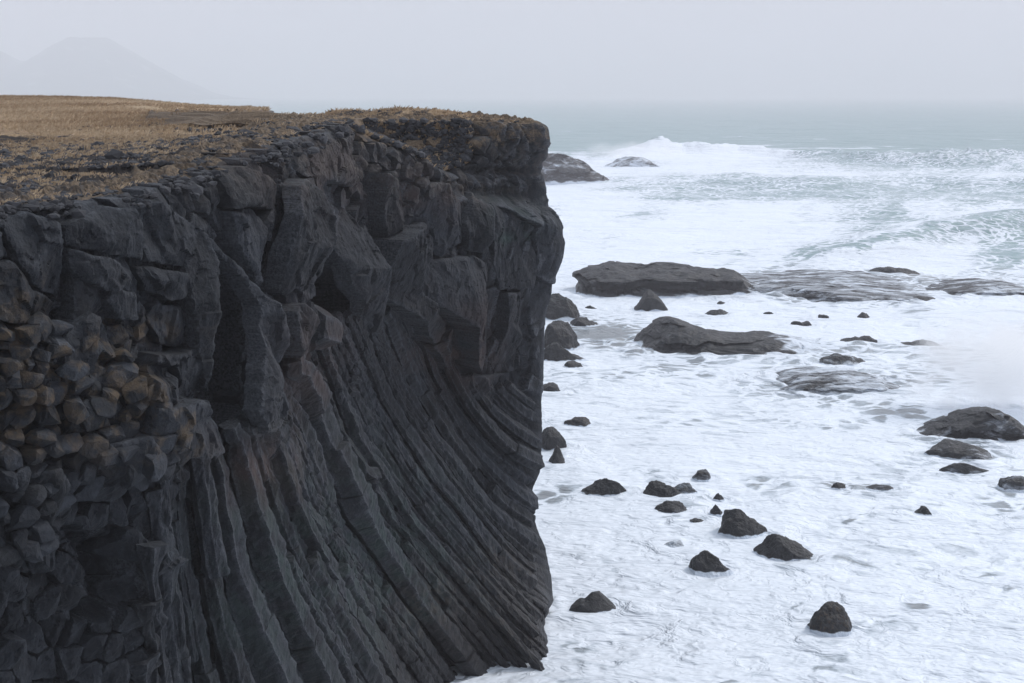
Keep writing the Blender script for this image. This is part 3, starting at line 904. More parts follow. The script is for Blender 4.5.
# heap of blocky column ends beside the near wall
def block_shape(seed, sub=3):
    bm_ = bmesh.new(); bmesh.ops.create_icosphere(bm_, subdivisions=sub, radius=1)
    v_ = np.array([x_.co[:] for x_ in bm_.verts]); f_ = np.array([[q.index for q in p.verts] for p in bm_.faces]); bm_.free()
    r = np.random.default_rng(seed)
    v_ = np.sign(v_) * np.abs(v_) ** .45; v_ /= ((np.abs(v_) ** 5).sum(1) ** .2)[:, None]
    wn = np.ones(len(v_))
    for _ in range(15):
        n = r.normal(size=3); n /= np.linalg.norm(n); c_ = .60 + .32 * r.random()
        k = np.maximum(0, v_ @ n - c_); v_ = v_ - k[:, None] * n; wn[k > .02] = 0
    nz = .06 * vnoise(v_[:, 0] * 2 + seed, v_[:, 1] * 2, v_[:, 2] * 2, seed=seed) + .05 * vnoise(v_[:, 0] * 5 + seed, v_[:, 1] * 6, v_[:, 2] * 6, seed=seed)
    return v_ * (1 + nz)[:, None], f_, wn
bp = []
ba, bz = px_to_az([-60, 180, 180, -60], [318, 318, 650, 650], .1)
for row, z_ in enumerate(np.arange(bz.min() - 1, bz.max() + .3, .43)):
    for a_ in np.arange(ba.min() - .2, ba.max() + .6, .48):
        q_, w_ = a_ + (.24 if row % 2 else 0) + .26 * (rs.random() - .5), z_ + .24 * (rs.random() - .5)
        r1, j1 = grid_at(np.array([q_]), np.array([w_]))
        if mblk_d[r1[0], j1[0]] > -6: bp.append((q_, w_, mblk_d[r1[0], j1[0]]))
bp.sort(key=lambda t_: -t_[2])
bacc = [[], [], [], [], [], []]; bbase = 0
for k_, (q_, w_, _d) in enumerate(bp):
    v_, f_, wn = block_shape(9000 + k_)
    r = np.random.default_rng(9500 + k_)
    sz_ = (.185 + .12 * r.random()) * np.array([1.05 + .35 * r.random(), .85 + .35 * r.random(), 1.1 + .3 * r.random()])
    if r.random() < .2: sz_ *= 1.35
    t1, t2 = (r.random(2) - .5) * np.array([1.1, .8])
    v_ = v_ * sz_                                            # (along, up, out)
    x1 = v_[:, 0] * math.cos(t1) - v_[:, 1] * math.sin(t1); y1 = v_[:, 0] * math.sin(t1) + v_[:, 1] * math.cos(t1); z1 = v_[:, 2]
    y2 = y1 * math.cos(t2) - z1 * math.sin(t2); z2 = y1 * math.sin(t2) + z1 * math.cos(t2)
    b0 = float(base_off(np.array([q_]), np.array([w_]))[0])
    args_ = (q_ + x1, w_ + y2, b0 - .10 + .50 * (r.random() - .5) + z2, f_, np.full(len(v_), np.clip(.55 + .8 * (r.random() - .5), 0, 1)), wn * .5)
    if k_ < 96: add_rock("block", *args_)
    else:
        for l_, v2_ in zip(bacc, args_): l_.append(v2_ + bbase if v2_ is f_ else v2_)
        bbase += len(v_)
if bbase: tag(add_rock("loose_block", *[np.concatenate(l_) for l_ in bacc]), None, None, None, "stuff")
print("blocks", len(bp))

# ------------------------------------------------------------------ headland top
edge_xy = np.stack([XL[4], YL[4]], 1); edge_z = ZL[4]
_e = np.unique(np.linspace(0, NC - 1, 420).astype(int))
ex, ey, ez = edge_xy[_e, 0], edge_xy[_e, 1], smooth_arc(edge_z, 1.0)[_e]
poly_x = np.concatenate([ex, [-300, -300, 60]]); poly_y = np.concatenate([ey, [260, -60, -60]])
def inland(x, y):
    """signed distance from the cliff edge (positive on land) and the height of the nearest edge point"""
    d2 = np.full(x.shape, 1e9); zn = np.zeros(x.shape)
    for k in range(len(ex)):
        q = (x - ex[k]) ** 2 + (y - ey[k]) ** 2
        m = q < d2
        d2[m] = q[m]; zn[m] = ez[k]
    ins = np.zeros(x.shape, bool)
    n = len(poly_x)
    for k in range(n):
        ax, ay, bx, by = poly_x[k], poly_y[k], poly_x[(k + 1) % n], poly_y[(k + 1) % n]
        if ay == by: continue
        ins ^= ((ay > y) != (by > y)) & (x < (bx - ax) * (y - ay) / (by - ay) + ax)
    d = np.sqrt(d2)
    return np.where(ins, d, -d), zn
sk_px = [-200, 0, 60, 130, 200, 250, 300, 340, 400, 450, 500, 525, 600]
sk_py = [98, 98, 98.5, 100.5, 107, 110.5, 111.5, 106, 102, 103.5, 107, 109.5, 113]
sk_R = [115, 112, 108, 102, 92, 84, 72, 60, 57, 55.5, 55, 54.5, 54]
def ground_z(x, y, d, zn):
    r = np.maximum(y, 2.0)
    az = 512 + F * x / (r * 1.0 + 0.0) / 1.0 * CT      # rough azimuth
    R = np.interp(az, sk_px, sk_R); py = np.interp(az, sk_px, sk_py)
    b = (341.5 - py) / F
    zs = CAMZ + R * (-ST + CT * b) / (CT + ST * b)
    z0 = 19.75
    t = np.clip((r - 26) / np.maximum(R - 26, 5), 0, 3)
    zi = z0 + (zs - z0) * np.where(t < 1, sst(0, 1.0, t) * .35 + t * .65, 1) - np.maximum(t - 1, 0) ** 1.2 * 1.6
    zi = np.where(y < 18, 19.9 + .02 * (18 - y), zi)
    w = np.exp(-np.maximum(d - 1.2, 0) / np.where(y > 43, 1.3, 3.5))
    return zi * (1 - w) + zn * w
NPX, NPR = 520, 340
azg = np.concatenate([np.linspace(-3.0, -.62, 70), np.linspace(-.615, .10, NPX), np.linspace(.13, 3.0, 40)])
rg = np.concatenate([np.linspace(.5, 13, 24), 13 * (230 / 13.) ** np.linspace(0.004, 1, NPR)])
R_, TA = np.meshgrid(rg, azg, indexing="ij")
gx, gy = R_ * np.sin(TA), R_ * np.cos(TA)
gd, gzn = inland(gx, gy)
gz = ground_z(gx, gy, gd, gzn)
stony = np.clip(.95 * sst(np.where(gy > 43, 2.5, 15), np.where(gy > 43, .4, 3), gd + 4.0 * fbm(gx * .25, gy * .25, octv=4, seed=15)), 0, 1)
stony = np.where(gy < 56, np.maximum(stony, .85 * sst(58, 44, gy + 4 * fbm(gx * .2, gy * .2, octv=3, seed=19))), stony)
stony = np.where(gy > 58, stony * .25, stony)
f1, f2, cl, _, _ = worley(gx / .26, gy / .26, 421)
gz += stony * (.09 * idr(cl, 1) * sst(0, .3, f2 - f1)) + .10 * fbm(gx * .5, gy * .5, octv=5, seed=23) + .05 * fbm(gx * 2.5, gy * 2.5, octv=3, seed=24) \
    + .30 * fbm(gx * .06, gy * .06, octv=3, seed=25) * sst(25, 60, gy)
gz -= .25 * sst(1.0, .2, gd)
land = (gd > .25)
gf = grid_faces(*gx.shape)
keep = land.ravel()[gf].all(1)
idx, f = sub_mesh(gf, keep)
terrain = mk("terrain", np.stack([gx, gy, gz], -1).reshape(-1, 3)[idx], f[:, ::-1], M_turf, None, {"stony": stony.ravel()[idx]})
tag(terrain, "grassy headland top", None, None, "structure")

# loose stones and tufts scattered over it
def scatter(n, ylo, yhi, az0, az1, dmin, dmax):
    """points even over the area"""
    yy = np.sqrt(rng.random(n) * (yhi ** 2 - ylo ** 2) + ylo ** 2); aa = az0 + (az1 - az0) * rng.random(n)
    x = yy * np.sin(aa); y = yy * np.cos(aa)
    d, zn = inland(x, y)
    m = (d > dmin) & (d < dmax)
    return x[m], y[m], d[m], ground_z(x[m], y[m], d[m], zn[m])

def unit_rock(seed, sub=1):
    import bmesh
    bm = bmesh.new(); bmesh.ops.create_icosphere(bm, subdivisions=sub, radius=1)
    v = np.array([x.co[:] for x in bm.verts]); fc = np.array([[q.index for q in p.verts] for p in bm.faces]); bm.free()
    r = np.random.default_rng(seed)
    for _ in range(9):
        n = r.normal(size=3); n /= np.linalg.norm(n); c = .55 + .3 * r.random()
        k = np.maximum(0, v @ n - c); v = v - k[:, None] * n
    return v, fc
tmpl = [unit_rock(s) for s in range(8)]
def rock_soup(x, y, z, size, flat=.7):
    vs, fs, tn = [], [], []
    base = 0
    for i in range(len(x)):
        v, fc = tmpl[i % 8]
        a = rng.random() * 6.28; c, s = math.cos(a), math.sin(a)
        sc = size[i] * np.array([1, .6 + .5 * rng.random(), flat * (.6 + .6 * rng.random())])
        w = v * sc
        t1 = (rng.random() - .5) * 1.0; w = np.stack([w[:, 0], w[:, 1] * math.cos(t1) - w[:, 2] * math.sin(t1), w[:, 1] * math.sin(t1) + w[:, 2] * math.cos(t1)], 1)
        w = np.stack([w[:, 0] * c - w[:, 1] * s + x[i], w[:, 0] * s + w[:, 1] * c + y[i], w[:, 2] + z[i] + size[i] * .15], 1)
        vs.append(w); fs.append(fc + base); base += len(v); tn.append(np.full(len(v), rng.random()))
    return np.vstack(vs), np.vstack(fs), np.concatenate(tn)
x, y, d, z = scatter(75000, 22, 62, -.6, .06, -.1, 14)
pr = sst(13, 2, d + 3 * fbm(x * .25, y * .25, octv=3, seed=15)) * np.where(y > 44, .12, 1)
pr = np.maximum(pr, np.where(y < 52, .8 * sst(52, 38, y), 0))
m = rng.random(len(x)) < pr * np.clip((y / 45) ** -.2, 0, 1.2)
x, y, d, z = x[m], y[m], d[m], z[m]
size = .045 + .11 * rng.random(len(x)) ** 2.8 + .0006 * y
size = np.where(rng.random(len(x)) < .01, size * 2.0, size)
ra = A_c - 36 + 37 * rng.random(5200); ro = -.6 + .85 * rng.random(5200)
kk = rng.random(5200) < np.clip(.16 + .9 * fbm(ra * .6, ro * .6, octv=3, seed=211), 0, .8) * np.where(ro > 0, .5, 1)
kk &= (ra < A_c - 11) | (rng.random(5200) < .25)
ra, ro = ra[kk], ro[kk]
zt_ = np.interp(ra, arc, ztop)
rw = wall_pos(ra, zt_, ro + base_off(ra, zt_ - .1))
sa_ = A_c - 14 + 14 * rng.random(16000); sz_r = 16.5 + 5 * rng.random(16000)        # stones and turf on the slope at the head of the bay
r_, j_ = grid_at(sa_, sz_r)
kk = (sz_r < ztop[j_]) & (back_slope[r_, j_] > .12) & (back_slope[r_, j_] < .97)
sa_, sz_r = sa_[kk], sz_r[kk]
sw = wall_pos(sa_, sz_r, base_off(sa_, sz_r) + .12)
m_ = rng.random(len(sa_)) < .6
slope_tufts = sw[~m_]; sw = sw[m_]
x, y, z = np.concatenate([x, rw[:, 0], sw[:, 0]]), np.concatenate([y, rw[:, 1], sw[:, 1]]), np.concatenate([z, rw[:, 2] - .04 - .55 * np.maximum(ro + .05, 0), sw[:, 2]])
size = np.concatenate([size, .05 + .20 * rng.random(len(ra)) ** 3, .07 + .22 * rng.random(len(sw)) ** 2.5])
print("slope", len(sw), len(slope_tufts), "rim", len(ra))
cv, cf, ct = rock_soup(x, y, z, size)
tag(mk("rubble", cv, cf, M_stone, None, {"tone": ct}, flat=True), "dark broken stones strewn along the cliff edge", "rubble", None, "stuff")

def tufts(x, y, z, hgt, nb, spread, tone):
    n = len(x) * nb
    xi, yi, zi = np.repeat(x, nb), np.repeat(y, nb), np.repeat(z, nb)
    h = np.repeat(hgt, nb) * (.5 + .7 * rng.random(n)); tn = np.clip(np.repeat(tone, nb) + .35 * (rng.random(n) - .5), 0, 1)
    a = rng.random(n) * 6.283; le = spread * (rng.random(n)) * np.repeat(hgt, nb)
    bx, by = xi + np.cos(a) * le * .35, yi + np.sin(a) * le * .35
    wdt = h * .07 + .004
    px_, py_ = -np.sin(a + 1.0) * wdt, np.cos(a + 1.0) * wdt
    tipx, tipy = bx + np.cos(a) * le + .25 * h, by + np.sin(a) * le
    V_ = np.stack([np.stack([bx - px_, by - py_, zi - .03], 1), np.stack([bx + px_, by + py_, zi - .03], 1),
                   np.stack([(bx * .45 + tipx * .55) + px_ * .8, (by * .45 + tipy * .55) + py_ * .8, zi + h * .7], 1),
                   np.stack([tipx, tipy, zi + h * .95], 1)], 1).reshape(-1, 3)
    F_ = np.arange(n * 4).reshape(-1, 4)
    return V_, F_, np.repeat(tn, 4)
parts = []
x, y, d, z = scatter(42000, 22, 60, -.6, .08, 0.0, 22)
k = rng.random(len(x)) < np.clip(.36 + .8 * fbm(x * .35, y * .35, octv=3, seed=33) + .35 * sst(3, 14, d), 0, 1)
x, y, z = x[k], y[k], z[k]
parts.append(tufts(x, y, z + .03, .05 + .08 * rng.random(len(x)) ** 1.5, 12, 1.3, .55 + .45 * rng.random(len(x))))
x, y, d, z = scatter(95000, 40, 125, -.6, .08, .5, 200)
k = rng.random(len(x)) < np.clip(np.maximum(sst(50, 64, y), sst(3, 7, d) * sst(41, 48, y)) + .03 + .95 * sst(-10, -6, x) * sst(42, 46, y), 0, 1)
x, y, z = x[k], y[k], z[k]
big_n = fbm(x * .05, y * .12, octv=4, seed=35)
parts.append(tufts(x, y, z + .02, (.10 + .12 * rng.random(len(x))) * np.clip(y / 60, .8, 1.4), 5, 1.3, np.clip(.45 + .5 * big_n + .3 * rng.random(len(x)), 0, 1)))
parts.append(tufts(slope_tufts[:, 0], slope_tufts[:, 1], slope_tufts[:, 2], .07 + .07 * rng.random(len(slope_tufts)), 14, 1.2, .35 + .5 * rng.random(len(slope_tufts))))
off = 0; V_, F_, T_ = [], [], []
for a_, b_, c_ in parts:
    V_.append(a_); F_.append(b_ + off); T_.append(c_); off += len(a_)
tag(mk("grass", np.vstack(V_), np.vstack(F_), M_grass, None, {"tone": np.concatenate(T_)}), "dry golden winter grass covering the headland", "grass", None, "stuff")

# ------------------------------------------------------------------ rocks standing in the surf
import bmesh
def sphere_grid(nr, nc):
    t = np.linspace(0, math.pi, nr)[:, None]; p = np.linspace(0, 2 * math.pi, nc, endpoint=False)[None]
    return np.sin(t) * np.cos(p), np.sin(t) * np.sin(p), np.cos(t) * np.ones_like(p)
collars = []
RES = {0: (50, 84), 1: (84, 160), 2: (120, 300)}
def sea_rock(name, label, x0, x1, yt, yb, prof=None, deep=.7, seed=0, res=0, wash=0.14, ochre=0.0, sq=.72, rough=.12, planes=13, under=None,
             group="dark rocks standing in the surf", cat="rock", sink=.25, washdir=0, tail=None):
    a = (x0 + x1) / 2
    fx, fy = (float(q) for q in on_sea(a, yb))
    dd = math.hypot(fx, fy); rng_d = math.sqrt(dd * dd + CAMZ ** 2); s = rng_d / F
    dep = math.atan2(CAMZ, dd)
    W = (x1 - x0) * s; dp = deep * W
    vert = (yb - yt) * s
    H = max((vert - .62 * dp * math.sin(dep)) / math.cos(dep), (.12 if name == 'rock_shelf' else .36) * vert, .12)
    nr, nc = RES[res]
    X_, Y_, Z_ = sphere_grid(nr, nc)
    p = np.stack([X_, Y_, Z_], -1).reshape(-1, 3)
    p = np.sign(p) * np.abs(p) ** sq
    p /= np.maximum(1e-6, (np.abs(p) ** 3.0).sum(1) ** (1 / 3.0))[:, None] ** (.85)
    r = np.random.default_rng(seed)
    for _ in range(planes):
        n = r.normal(size=3); n[2] = abs(n[2]) * .8; n /= np.linalg.norm(n); c = .66 + .28 * r.random()
        k = np.maximum(0, p @ n - c); p = p - k[:, None] * n * .9
    if prof is None:
        h = r.random(4) * .35 + .75
        prof = [(-1, .35 + .3 * r.random()), (-.55, h[0]), (-.1, h[1] + .12), (.35, h[2]), (1, .3 + .3 * r.random())]
    pz = np.interp(p[:, 0], [q[0] for q in prof], [q[1] for q in prof])
    mx = max(q[1] for q in prof)
    up = p[:, 2] > 0
    z = np.where(up, p[:, 2] * pz / mx, p[:, 2] * .5)
    loc = np.array([fx, fy + dp * .45, 0.0])
    w = np.stack([p[:, 0] * W / 2, p[:, 1] * dp / 2, z * H], 1)
    sz_ = min(W, max(H, W * .3))
    q = w / sz_
    for (fq, am) in ((1.6, 1.0), (3.6, .55), (8, .28), (18, .14), (40, .06)):
        nz = vnoise(q[:, 0] * fq + seed * 3.1, q[:, 1] * fq, q[:, 2] * fq, seed=seed)
        nn = p / np.linalg.norm(p, axis=1)[:, None]
        w = w + nn * (nz * am * rough * sz_)[:, None] * np.array([1, 1, min(1.0, 1.2 * H / sz_ + .15)])
    if under:   # an undercut at one end: (side, x limit)
        sd, lim, hh = under
        k = sst(lim, lim + .12, sd * w[:, 0] / (W / 2)) * sst(hh, hh * .5, w[:, 2] / H)
        w[:, 0] -= sd * k * W * .07; 
    # level layers
    if res == 2:
        w[:, 1] -= .10 * H * np.sign(np.sin(w[:, 2] / H * 15 + 2 * vnoise(q[:, 0] * 3, q[:, 1] * 3, seed=seed)))
    w[:, 2] += -.05 * H
    ws = np.full(len(w), wash)
    if wash and washdir:
        ws = wash * sst(-.2, .9, washdir * -p[:, 0]) 
    if tail: ws = np.maximum(ws, .55 * sst(tail, tail + .35, p[:, 0] + .12 * vnoise(q[:, 0] * 6, q[:, 1] * 6, seed=9)))
    ws = np.maximum(ws, .9 * sst(.16 * max(H, .8), .0, w[:, 2] - .07 * H * vnoise(q[:, 0] * 3, q[:, 1] * 3, seed=5)))
    collars.append((fx, loc[1], W / 2, dp / 2, seed))
    o = mk(name, w, grid_faces(nr, nc, True), M_rock, None, {"wash": ws, "ochre": np.full(len(w), ochre)}, loc=tuple(loc), flat=True)
    tag(o, label, cat, group)
    return o
B = "boulder"; S = "rock_shelf"
rocks = [
 ("rock_slab", "long layered slab of rock with undercut end across the white surf, longest of all", 561, 800, 247, 299, dict(
    prof=[(-1, .50), (-.9, .82), (-.78, .90), (-.6, 1.0), (-.4, .93), (-.15, .85), (.1, .70), (.35, .55), (.5, .55), (.66, .26), (1, .06)], deep=.34, res=2, seed=3, rough=.08, sq=.5, planes=3, tail=.45, under=(-1, .72, .50))),
 (B, "pyramid shaped boulder just in front of the long layered slab", 629, 675, 286, 313, dict(prof=[(-1, .35), (-.7, .65), (-.15, 1.0), (.1, .97), (1, .18)], seed=5, deep=.6, res=1, rough=.07)),
 ("rock_ledge", "low ledge with blunt raised head and long flat tail behind the pyramid boulder's foot", 622, 850, 313, 356, dict(
    prof=[(-1, .12), (-.88, .2), (-.86, .85), (-.78, 1.0), (-.5, .98), (-.38, .85), (-.2, .58), (0, .46), (.4, .36), (.7, .28), (1, .12)], deep=.40, res=2, seed=8, rough=.08, sq=.5, planes=2, tail=.25)),
 (B, "big rounded boulder leaning against the cliff corner, uppermost of the heap there", 538, 584, 283, 322, dict(prof=[(-1, .9), (-.3, 1.0), (.4, .8), (1, .3)], seed=11, deep=.8, res=1)),
 (B, "sharp sided boulder in the middle of the heap at the cliff corner", 536, 586, 318, 352, dict(prof=[(-1, .8), (-.3, 1.0), (.3, .9), (.8, .45), (1, .15)], seed=12, deep=.8, res=1)),
 (B, "low broad rock at the foot of the heap by the cliff corner", 530, 590, 340, 363, dict(seed=13, deep=.6, res=1)),
 (B, "flat topped small rock lying in the wash beside the cliff corner heap", 568, 603, 313, 327, dict(prof=[(-1, .5), (-.5, 1.0), (.1, .9), (.3, .5), (1, .3)], seed=14, deep=.7)),
 (B, "thin flat stone awash between the rounded boulder and the layered slab", 584, 599, 305, 311, dict(seed=15, deep=.7)),
 (B, "small greenish stone just clear of the low broad rock by the cliff", 562, 587, 359, 368, dict(seed=16, deep=.7, ochre=.3)),
 (B, "small round boulder close to the cliff wall alone in the foam", 538, 565, 380, 393, dict(seed=17, deep=.8)),
 (B, "lone pale topped boulder beyond the pair touching the cliff wall", 564, 594, 413, 427, dict(prof=[(-1, .6), (-.3, .85), (.3, 1.0), (1, .5)], seed=18, deep=.8, ochre=.5)),
 (B, "larger squarish boulder of the pair touching the cliff wall", 536, 568, 424, 452, dict(prof=[(-1, .9), (-.4, 1.0), (.4, .95), (1, .7)], seed=19, deep=.8, res=1)),
 (B, "smaller pointed boulder of the pair touching the cliff wall", 545, 569, 444, 466, dict(prof=[(-1, .6), (0, 1.0), (1, .4)], seed=20, deep=.8)),
 (B, "long low boulder with humped back lying alone left of the wave washed trio", 577, 633, 473, 497, dict(prof=[(-1, .42), (-.5, .6), (.1, .95), (.5, 1.0), (1, .45)], seed=21, deep=.55, res=1)),
 (B, "dark oval boulder at the back of the wave washed trio", 645, 684, 480, 500, dict(prof=[(-1, .6), (-.5, 1.0), (.3, .8), (1, .6)], seed=22, deep=.7, res=1)),
 (B, "foam streaked little boulder tucked behind the oval one", 674, 700, 481, 495, dict(seed=23, deep=.7, wash=.38)),
 (B, "streaked boulder at the front of the wave washed trio", 652, 691, 496, 514, dict(prof=[(-1, .7), (0, 1.0), (.6, .9), (1, .5)], seed=24, deep=.7, res=1, wash=.25)),
 (B, "round boulder with white water pouring off one side, farthest out of this cluster", 694, 714, 465, 481, dict(seed=25, deep=.9, wash=.35)),
 (B, "tiny slanting stone between the pouring boulder and the tall triangular one", 713, 727, 493, 501, dict(seed=26, deep=.7)),
 (B, "small rounded stone at the shoulder of the tall triangular boulder", 709, 725, 504, 516, dict(seed=27, deep=.8)),
 (B, "thin dark sliver of rock awash before the tall triangular boulder", 687, 707, 517, 524, dict(seed=28, deep=.6)),
 (B, "tall triangular black boulder, highest of the cluster in the foam", 714, 774, 503, 539, dict(prof=[(-1, .35), (-.6, .75), (-.2, 1.0), (.1, .98), (.6, .55), (1, .22)], seed=29, deep=.65, res=1)),
 (B, "black boulder with sloping tail directly beside the tall triangular one", 758, 823, 534, 562, dict(prof=[(-1, .75), (-.5, 1.0), (0, .9), (.5, .75), (1, .2)], seed=30, deep=.6, res=1)),
 (B, "curved whale backed boulder in front of the triangular one", 686, 734, 546, 575, dict(prof=[(-1, .8), (-.5, 1.0), (.1, .85), (.7, .5), (1, .2)], seed=31, deep=.65, res=1)),
 (B, "foam covered stone barely showing beside the whale backed boulder", 664, 688, 539, 549, dict(seed=32, deep=.7, wash=.5)),
 (B, "two humped black boulder standing alone before the cliff's toe", 566, 626, 588, 614, dict(prof=[(-1, .5), (-.75, .82), (-.5, .85), (-.35, .74), (-.1, 1.0), (.15, 1.0), (.5, .6), (1, .10)], seed=33, deep=.55, res=1, rough=.06)),
 (B, "round reddish brown boulder with a white foam cap standing alone in open foam", 814, 860, 600, 636, dict(prof=[(-1, .75), (-.5, 1.0), (.2, .95), (.7, .75), (1, .5)], seed=34, deep=.8, res=1, wash=.16, ochre=.45)),
 (B, "hump of rock in the channel beside the pyramid boulder", 703, 732, 308, 316, dict(seed=35, deep=.7)),
 (B, "speck of rock just behind the hump in the channel", 715, 728, 301, 305, dict(seed=36, deep=.7)),
 (B, "lowest little rock in the channel midway between slab and ledge", 764, 776, 310, 315, dict(seed=37, deep=.7)),
 (B, "pair of joined dark knobs in white water above the ledge's tail", 791, 816, 319, 327, dict(prof=[(-1, .8), (-.4, 1), (0, .6), (.4, .9), (1, .5)], seed=38, deep=.6)),
 (B, "slanting dark rock in white water next to the joined knobs", 817, 832, 312, 319, dict(prof=[(-1, 1), (0, .7), (1, .3)], seed=39, deep=.6)),
 (B, "wave broken rock at the end of the line of small channel rocks", 856, 873, 312, 319, dict(seed=40, deep=.7, wash=.25)),
 (B, "dark lumpy rock just beyond the tip of the ledge's tail", 838, 886, 335, 347, dict(prof=[(-1, .7), (-.6, 1.0), (.1, .8), (.4, .9), (1, .3)], seed=41, deep=.5, res=1)),
 (B, "long low dark rock with thin tapering ends, next out from the lumpy rock", 893, 950, 337, 348, dict(prof=[(-1, .2), (-.1, .45), (.1, 1.0), (.5, .6), (1, .1)], seed=42, deep=.5, res=1, wash=.15)),
 (B, "wet rounded rock half drowned below the lumpy rock", 818, 870, 353, 366, dict(seed=43, deep=.6, res=1, wash=.35)),
 (S, "smooth wet shelf of rock streaked by draining foam below the ledge", 782, 910, 369, 394, dict(prof=[(-1, .3), (-.6, .8), (0, 1.0), (.5, .9), (1, .2)], seed=44, deep=.75, res=2, wash=.42, rough=.10, planes=2)),
 (S, "broad wave swept shelf stretching out from the end of the layered slab", 745, 960, 270, 303, dict(prof=[(-1, .75), (-.6, .9), (-.1, 1.0), (.3, .9), (1, .2)], seed=45, deep=1.0, res=2, wash=.40, rough=.10, planes=2)),
 (B, "flat dark crest of rock showing on top of the broad wave swept shelf", 868, 928, 267, 277, dict(seed=46, deep=.4, res=1)),
 (S, "dark low shelf at the seaward end of the wave swept reef", 928, 1042, 279, 297, dict(prof=[(-1, .3), (-.5, .8), (.2, 1.0), (1, .7)], seed=47, deep=.7, res=2, wash=.36, rough=.06, planes=2)),
 (B, "small dark rock at the landward edge of the wave swept shelf", 905, 942, 295, 303, dict(seed=48, deep=.6, wash=.2)),
 ("rock_outcrop", "dark sloping outcrop under the cloud of spray", 928, 1036, 404, 443, dict(prof=[(-1, .15), (-.5, .5), (.1, .95), (.35, 1.0), (.7, .7), (1, .45)], seed=49, deep=.55, res=2, wash=.26, rough=.06, planes=4)),
 (S, "broken flat rock with foam running over it in front of the spray hidden outcrop", 936, 1004, 437, 462, dict(prof=[(-1, .5), (-.4, 1.0), (.3, .8), (1, .4)], seed=50, deep=.8, res=1, wash=.28, rough=.07)),
 (S, "thin rock shelf just below the broken flat rock", 944, 992, 460, 475, dict(prof=[(-1, .6), (0, 1), (1, .5)], seed=51, deep=.5, res=1, wash=.30, rough=.06)),
 (S, "grey foam veiled shelf at the edge of the surf below the outcrop", 996, 1050, 474, 492, dict(seed=52, deep=.5, res=1, wash=.38)),
 (B, "single dark stone in open foam below the broken flat rock", 917, 934, 505, 516, dict(seed=53, deep=.8, wash=.2)),
 (B, "dark wet rock awash in the middle of the foam field", 831, 850, 480, 490, dict(seed=54, deep=.7, wash=.3)),
 (B, "flat thin stone awash beside the one in the middle of the foam field", 868, 902, 484, 492, dict(seed=55, deep=.5, wash=.35)),
 ("rock_outcrop", "grey headland rock far beyond the cliff with white water pouring down its side", 520, 612, 147, 184, dict(prof=[(-1, 1.0), (-.4, .97), (0, .85), (.4, .62), (1, .12)], seed=56, deep=.5, res=2, wash=.30, rough=.07, planes=5)),
 ("rock_outcrop", "low grey reef crest among breakers beyond the far headland rock", 598, 668, 153, 168, dict(prof=[(-1, .7), (-.5, 1.0), (.3, .8), (1, .4)], seed=57, deep=.4, res=1, wash=.45, rough=.06)),
 (B, "small dark rock showing through the white of the far breakers", 778, 806, 172, 179, dict(seed=58, deep=.5, wash=.2)),
]
for nm, lb, x0, x1, yt, yb, kw in rocks:
    sea_rock(nm, lb, x0, x1, yt, yb, **kw)

# ------------------------------------------------------------------ the sea
rows_py = np.concatenate([np.linspace(760, 690, 12), np.linspace(689, 300, 360), np.linspace(299, 140, 300), np.linspace(139.6, 100, 110)])
b_ = (341.5 - rows_py) / F
rr = CAMZ * (CT + ST * b_) / (ST - CT * b_)
rr = np.concatenate([[3, 10, 20, 30], rr[rr > 34], rr[-1] * np.array([1.25, 1.7, 2.4, 3.6, 5.5]), [60000.]])
an = np.concatenate([np.linspace(-math.pi, -.60, 50), np.linspace(-.58, .58, 820), np.linspace(.60, math.pi, 51)])
RR, AN = np.meshgrid(rr, an, indexing="ij")
sx, sy = RR * np.sin(AN), RR * np.cos(AN)
su, sv = project(sx, sy, np.zeros_like(sx))
front = (np.abs(AN) < .62) & (RR > 34)
su = np.where(front, su, 1200.); sv = np.where(front, sv, 500.)
sz = np.zeros_like(sx)
near_amt = sst(900, 120, RR)
sz += .13 * fbm(sx * .22, sy * .3, octv=4, seed=51) * near_amt + .35 * fbm(sx * .035, sy * .06, octv=3, seed=53) * sst(60, 160, RR) \
    +   .02 * fbm(sx * 1.3, sy * 1.6, octv=2, seed=55) * sst(160, 50, RR)
sz += .9 * fbm(sx * .008, sy * .02, octv=3, seed=57) * sst(350, 900, RR) * sst(9000, 3000, RR)
def ridge_wave(ptsw, h, wf, wb, seed):
    """a swell crest along a line of (px, py): steep towards the shore, long behind"""
    P = [on_sea(a, b) for a, b in ptsw]
    lx = np.array([float(p[0]) for p in P]); ly = np.array([float(p[1]) for p in P])
    o = np.argsort(lx); lx, ly = lx[o], ly[o]
    yc = np.interp(sx, lx, ly)
    env = sst(lx[0] - 2, lx[0] + .25 * (lx[-1] - lx[0]), sx) if lx[0] > -60 else 1.0
    d = sy - yc + 3 * vnoise(sx * .05, sy * .05, seed=seed)
    g = np.where(d < 0, np.exp(-(d / wf) ** 2), np.exp(-(d / wb) ** 2)) * front
    return h * g * (.8 + .5 * vnoise(sx * .03, sy * .01, seed=seed + 1)) * env, d
w1, d1 = ridge_wave([(560, 184), (640, 181), (720, 181), (800, 185), (900, 181), (1024, 186), (1200, 188)], 3.0, 17, 30, 61)
w2, d2_ = ridge_wave([(770, 268), (840, 258), (900, 246), (960, 236), (1024, 229), (1150, 222)], 3.2, 8, 16, 64)
w3, d3 = ridge_wave([(560, 164), (620, 156), (680, 152), (740, 153), (800, 158), (900, 164), (1024, 166), (1200, 170)], 4.8, 16, 30, 67)
sz += w1 + w2 + w3 * (1 + .5 * fbm(sx * .10, sy * .06, octv=4, seed=69))
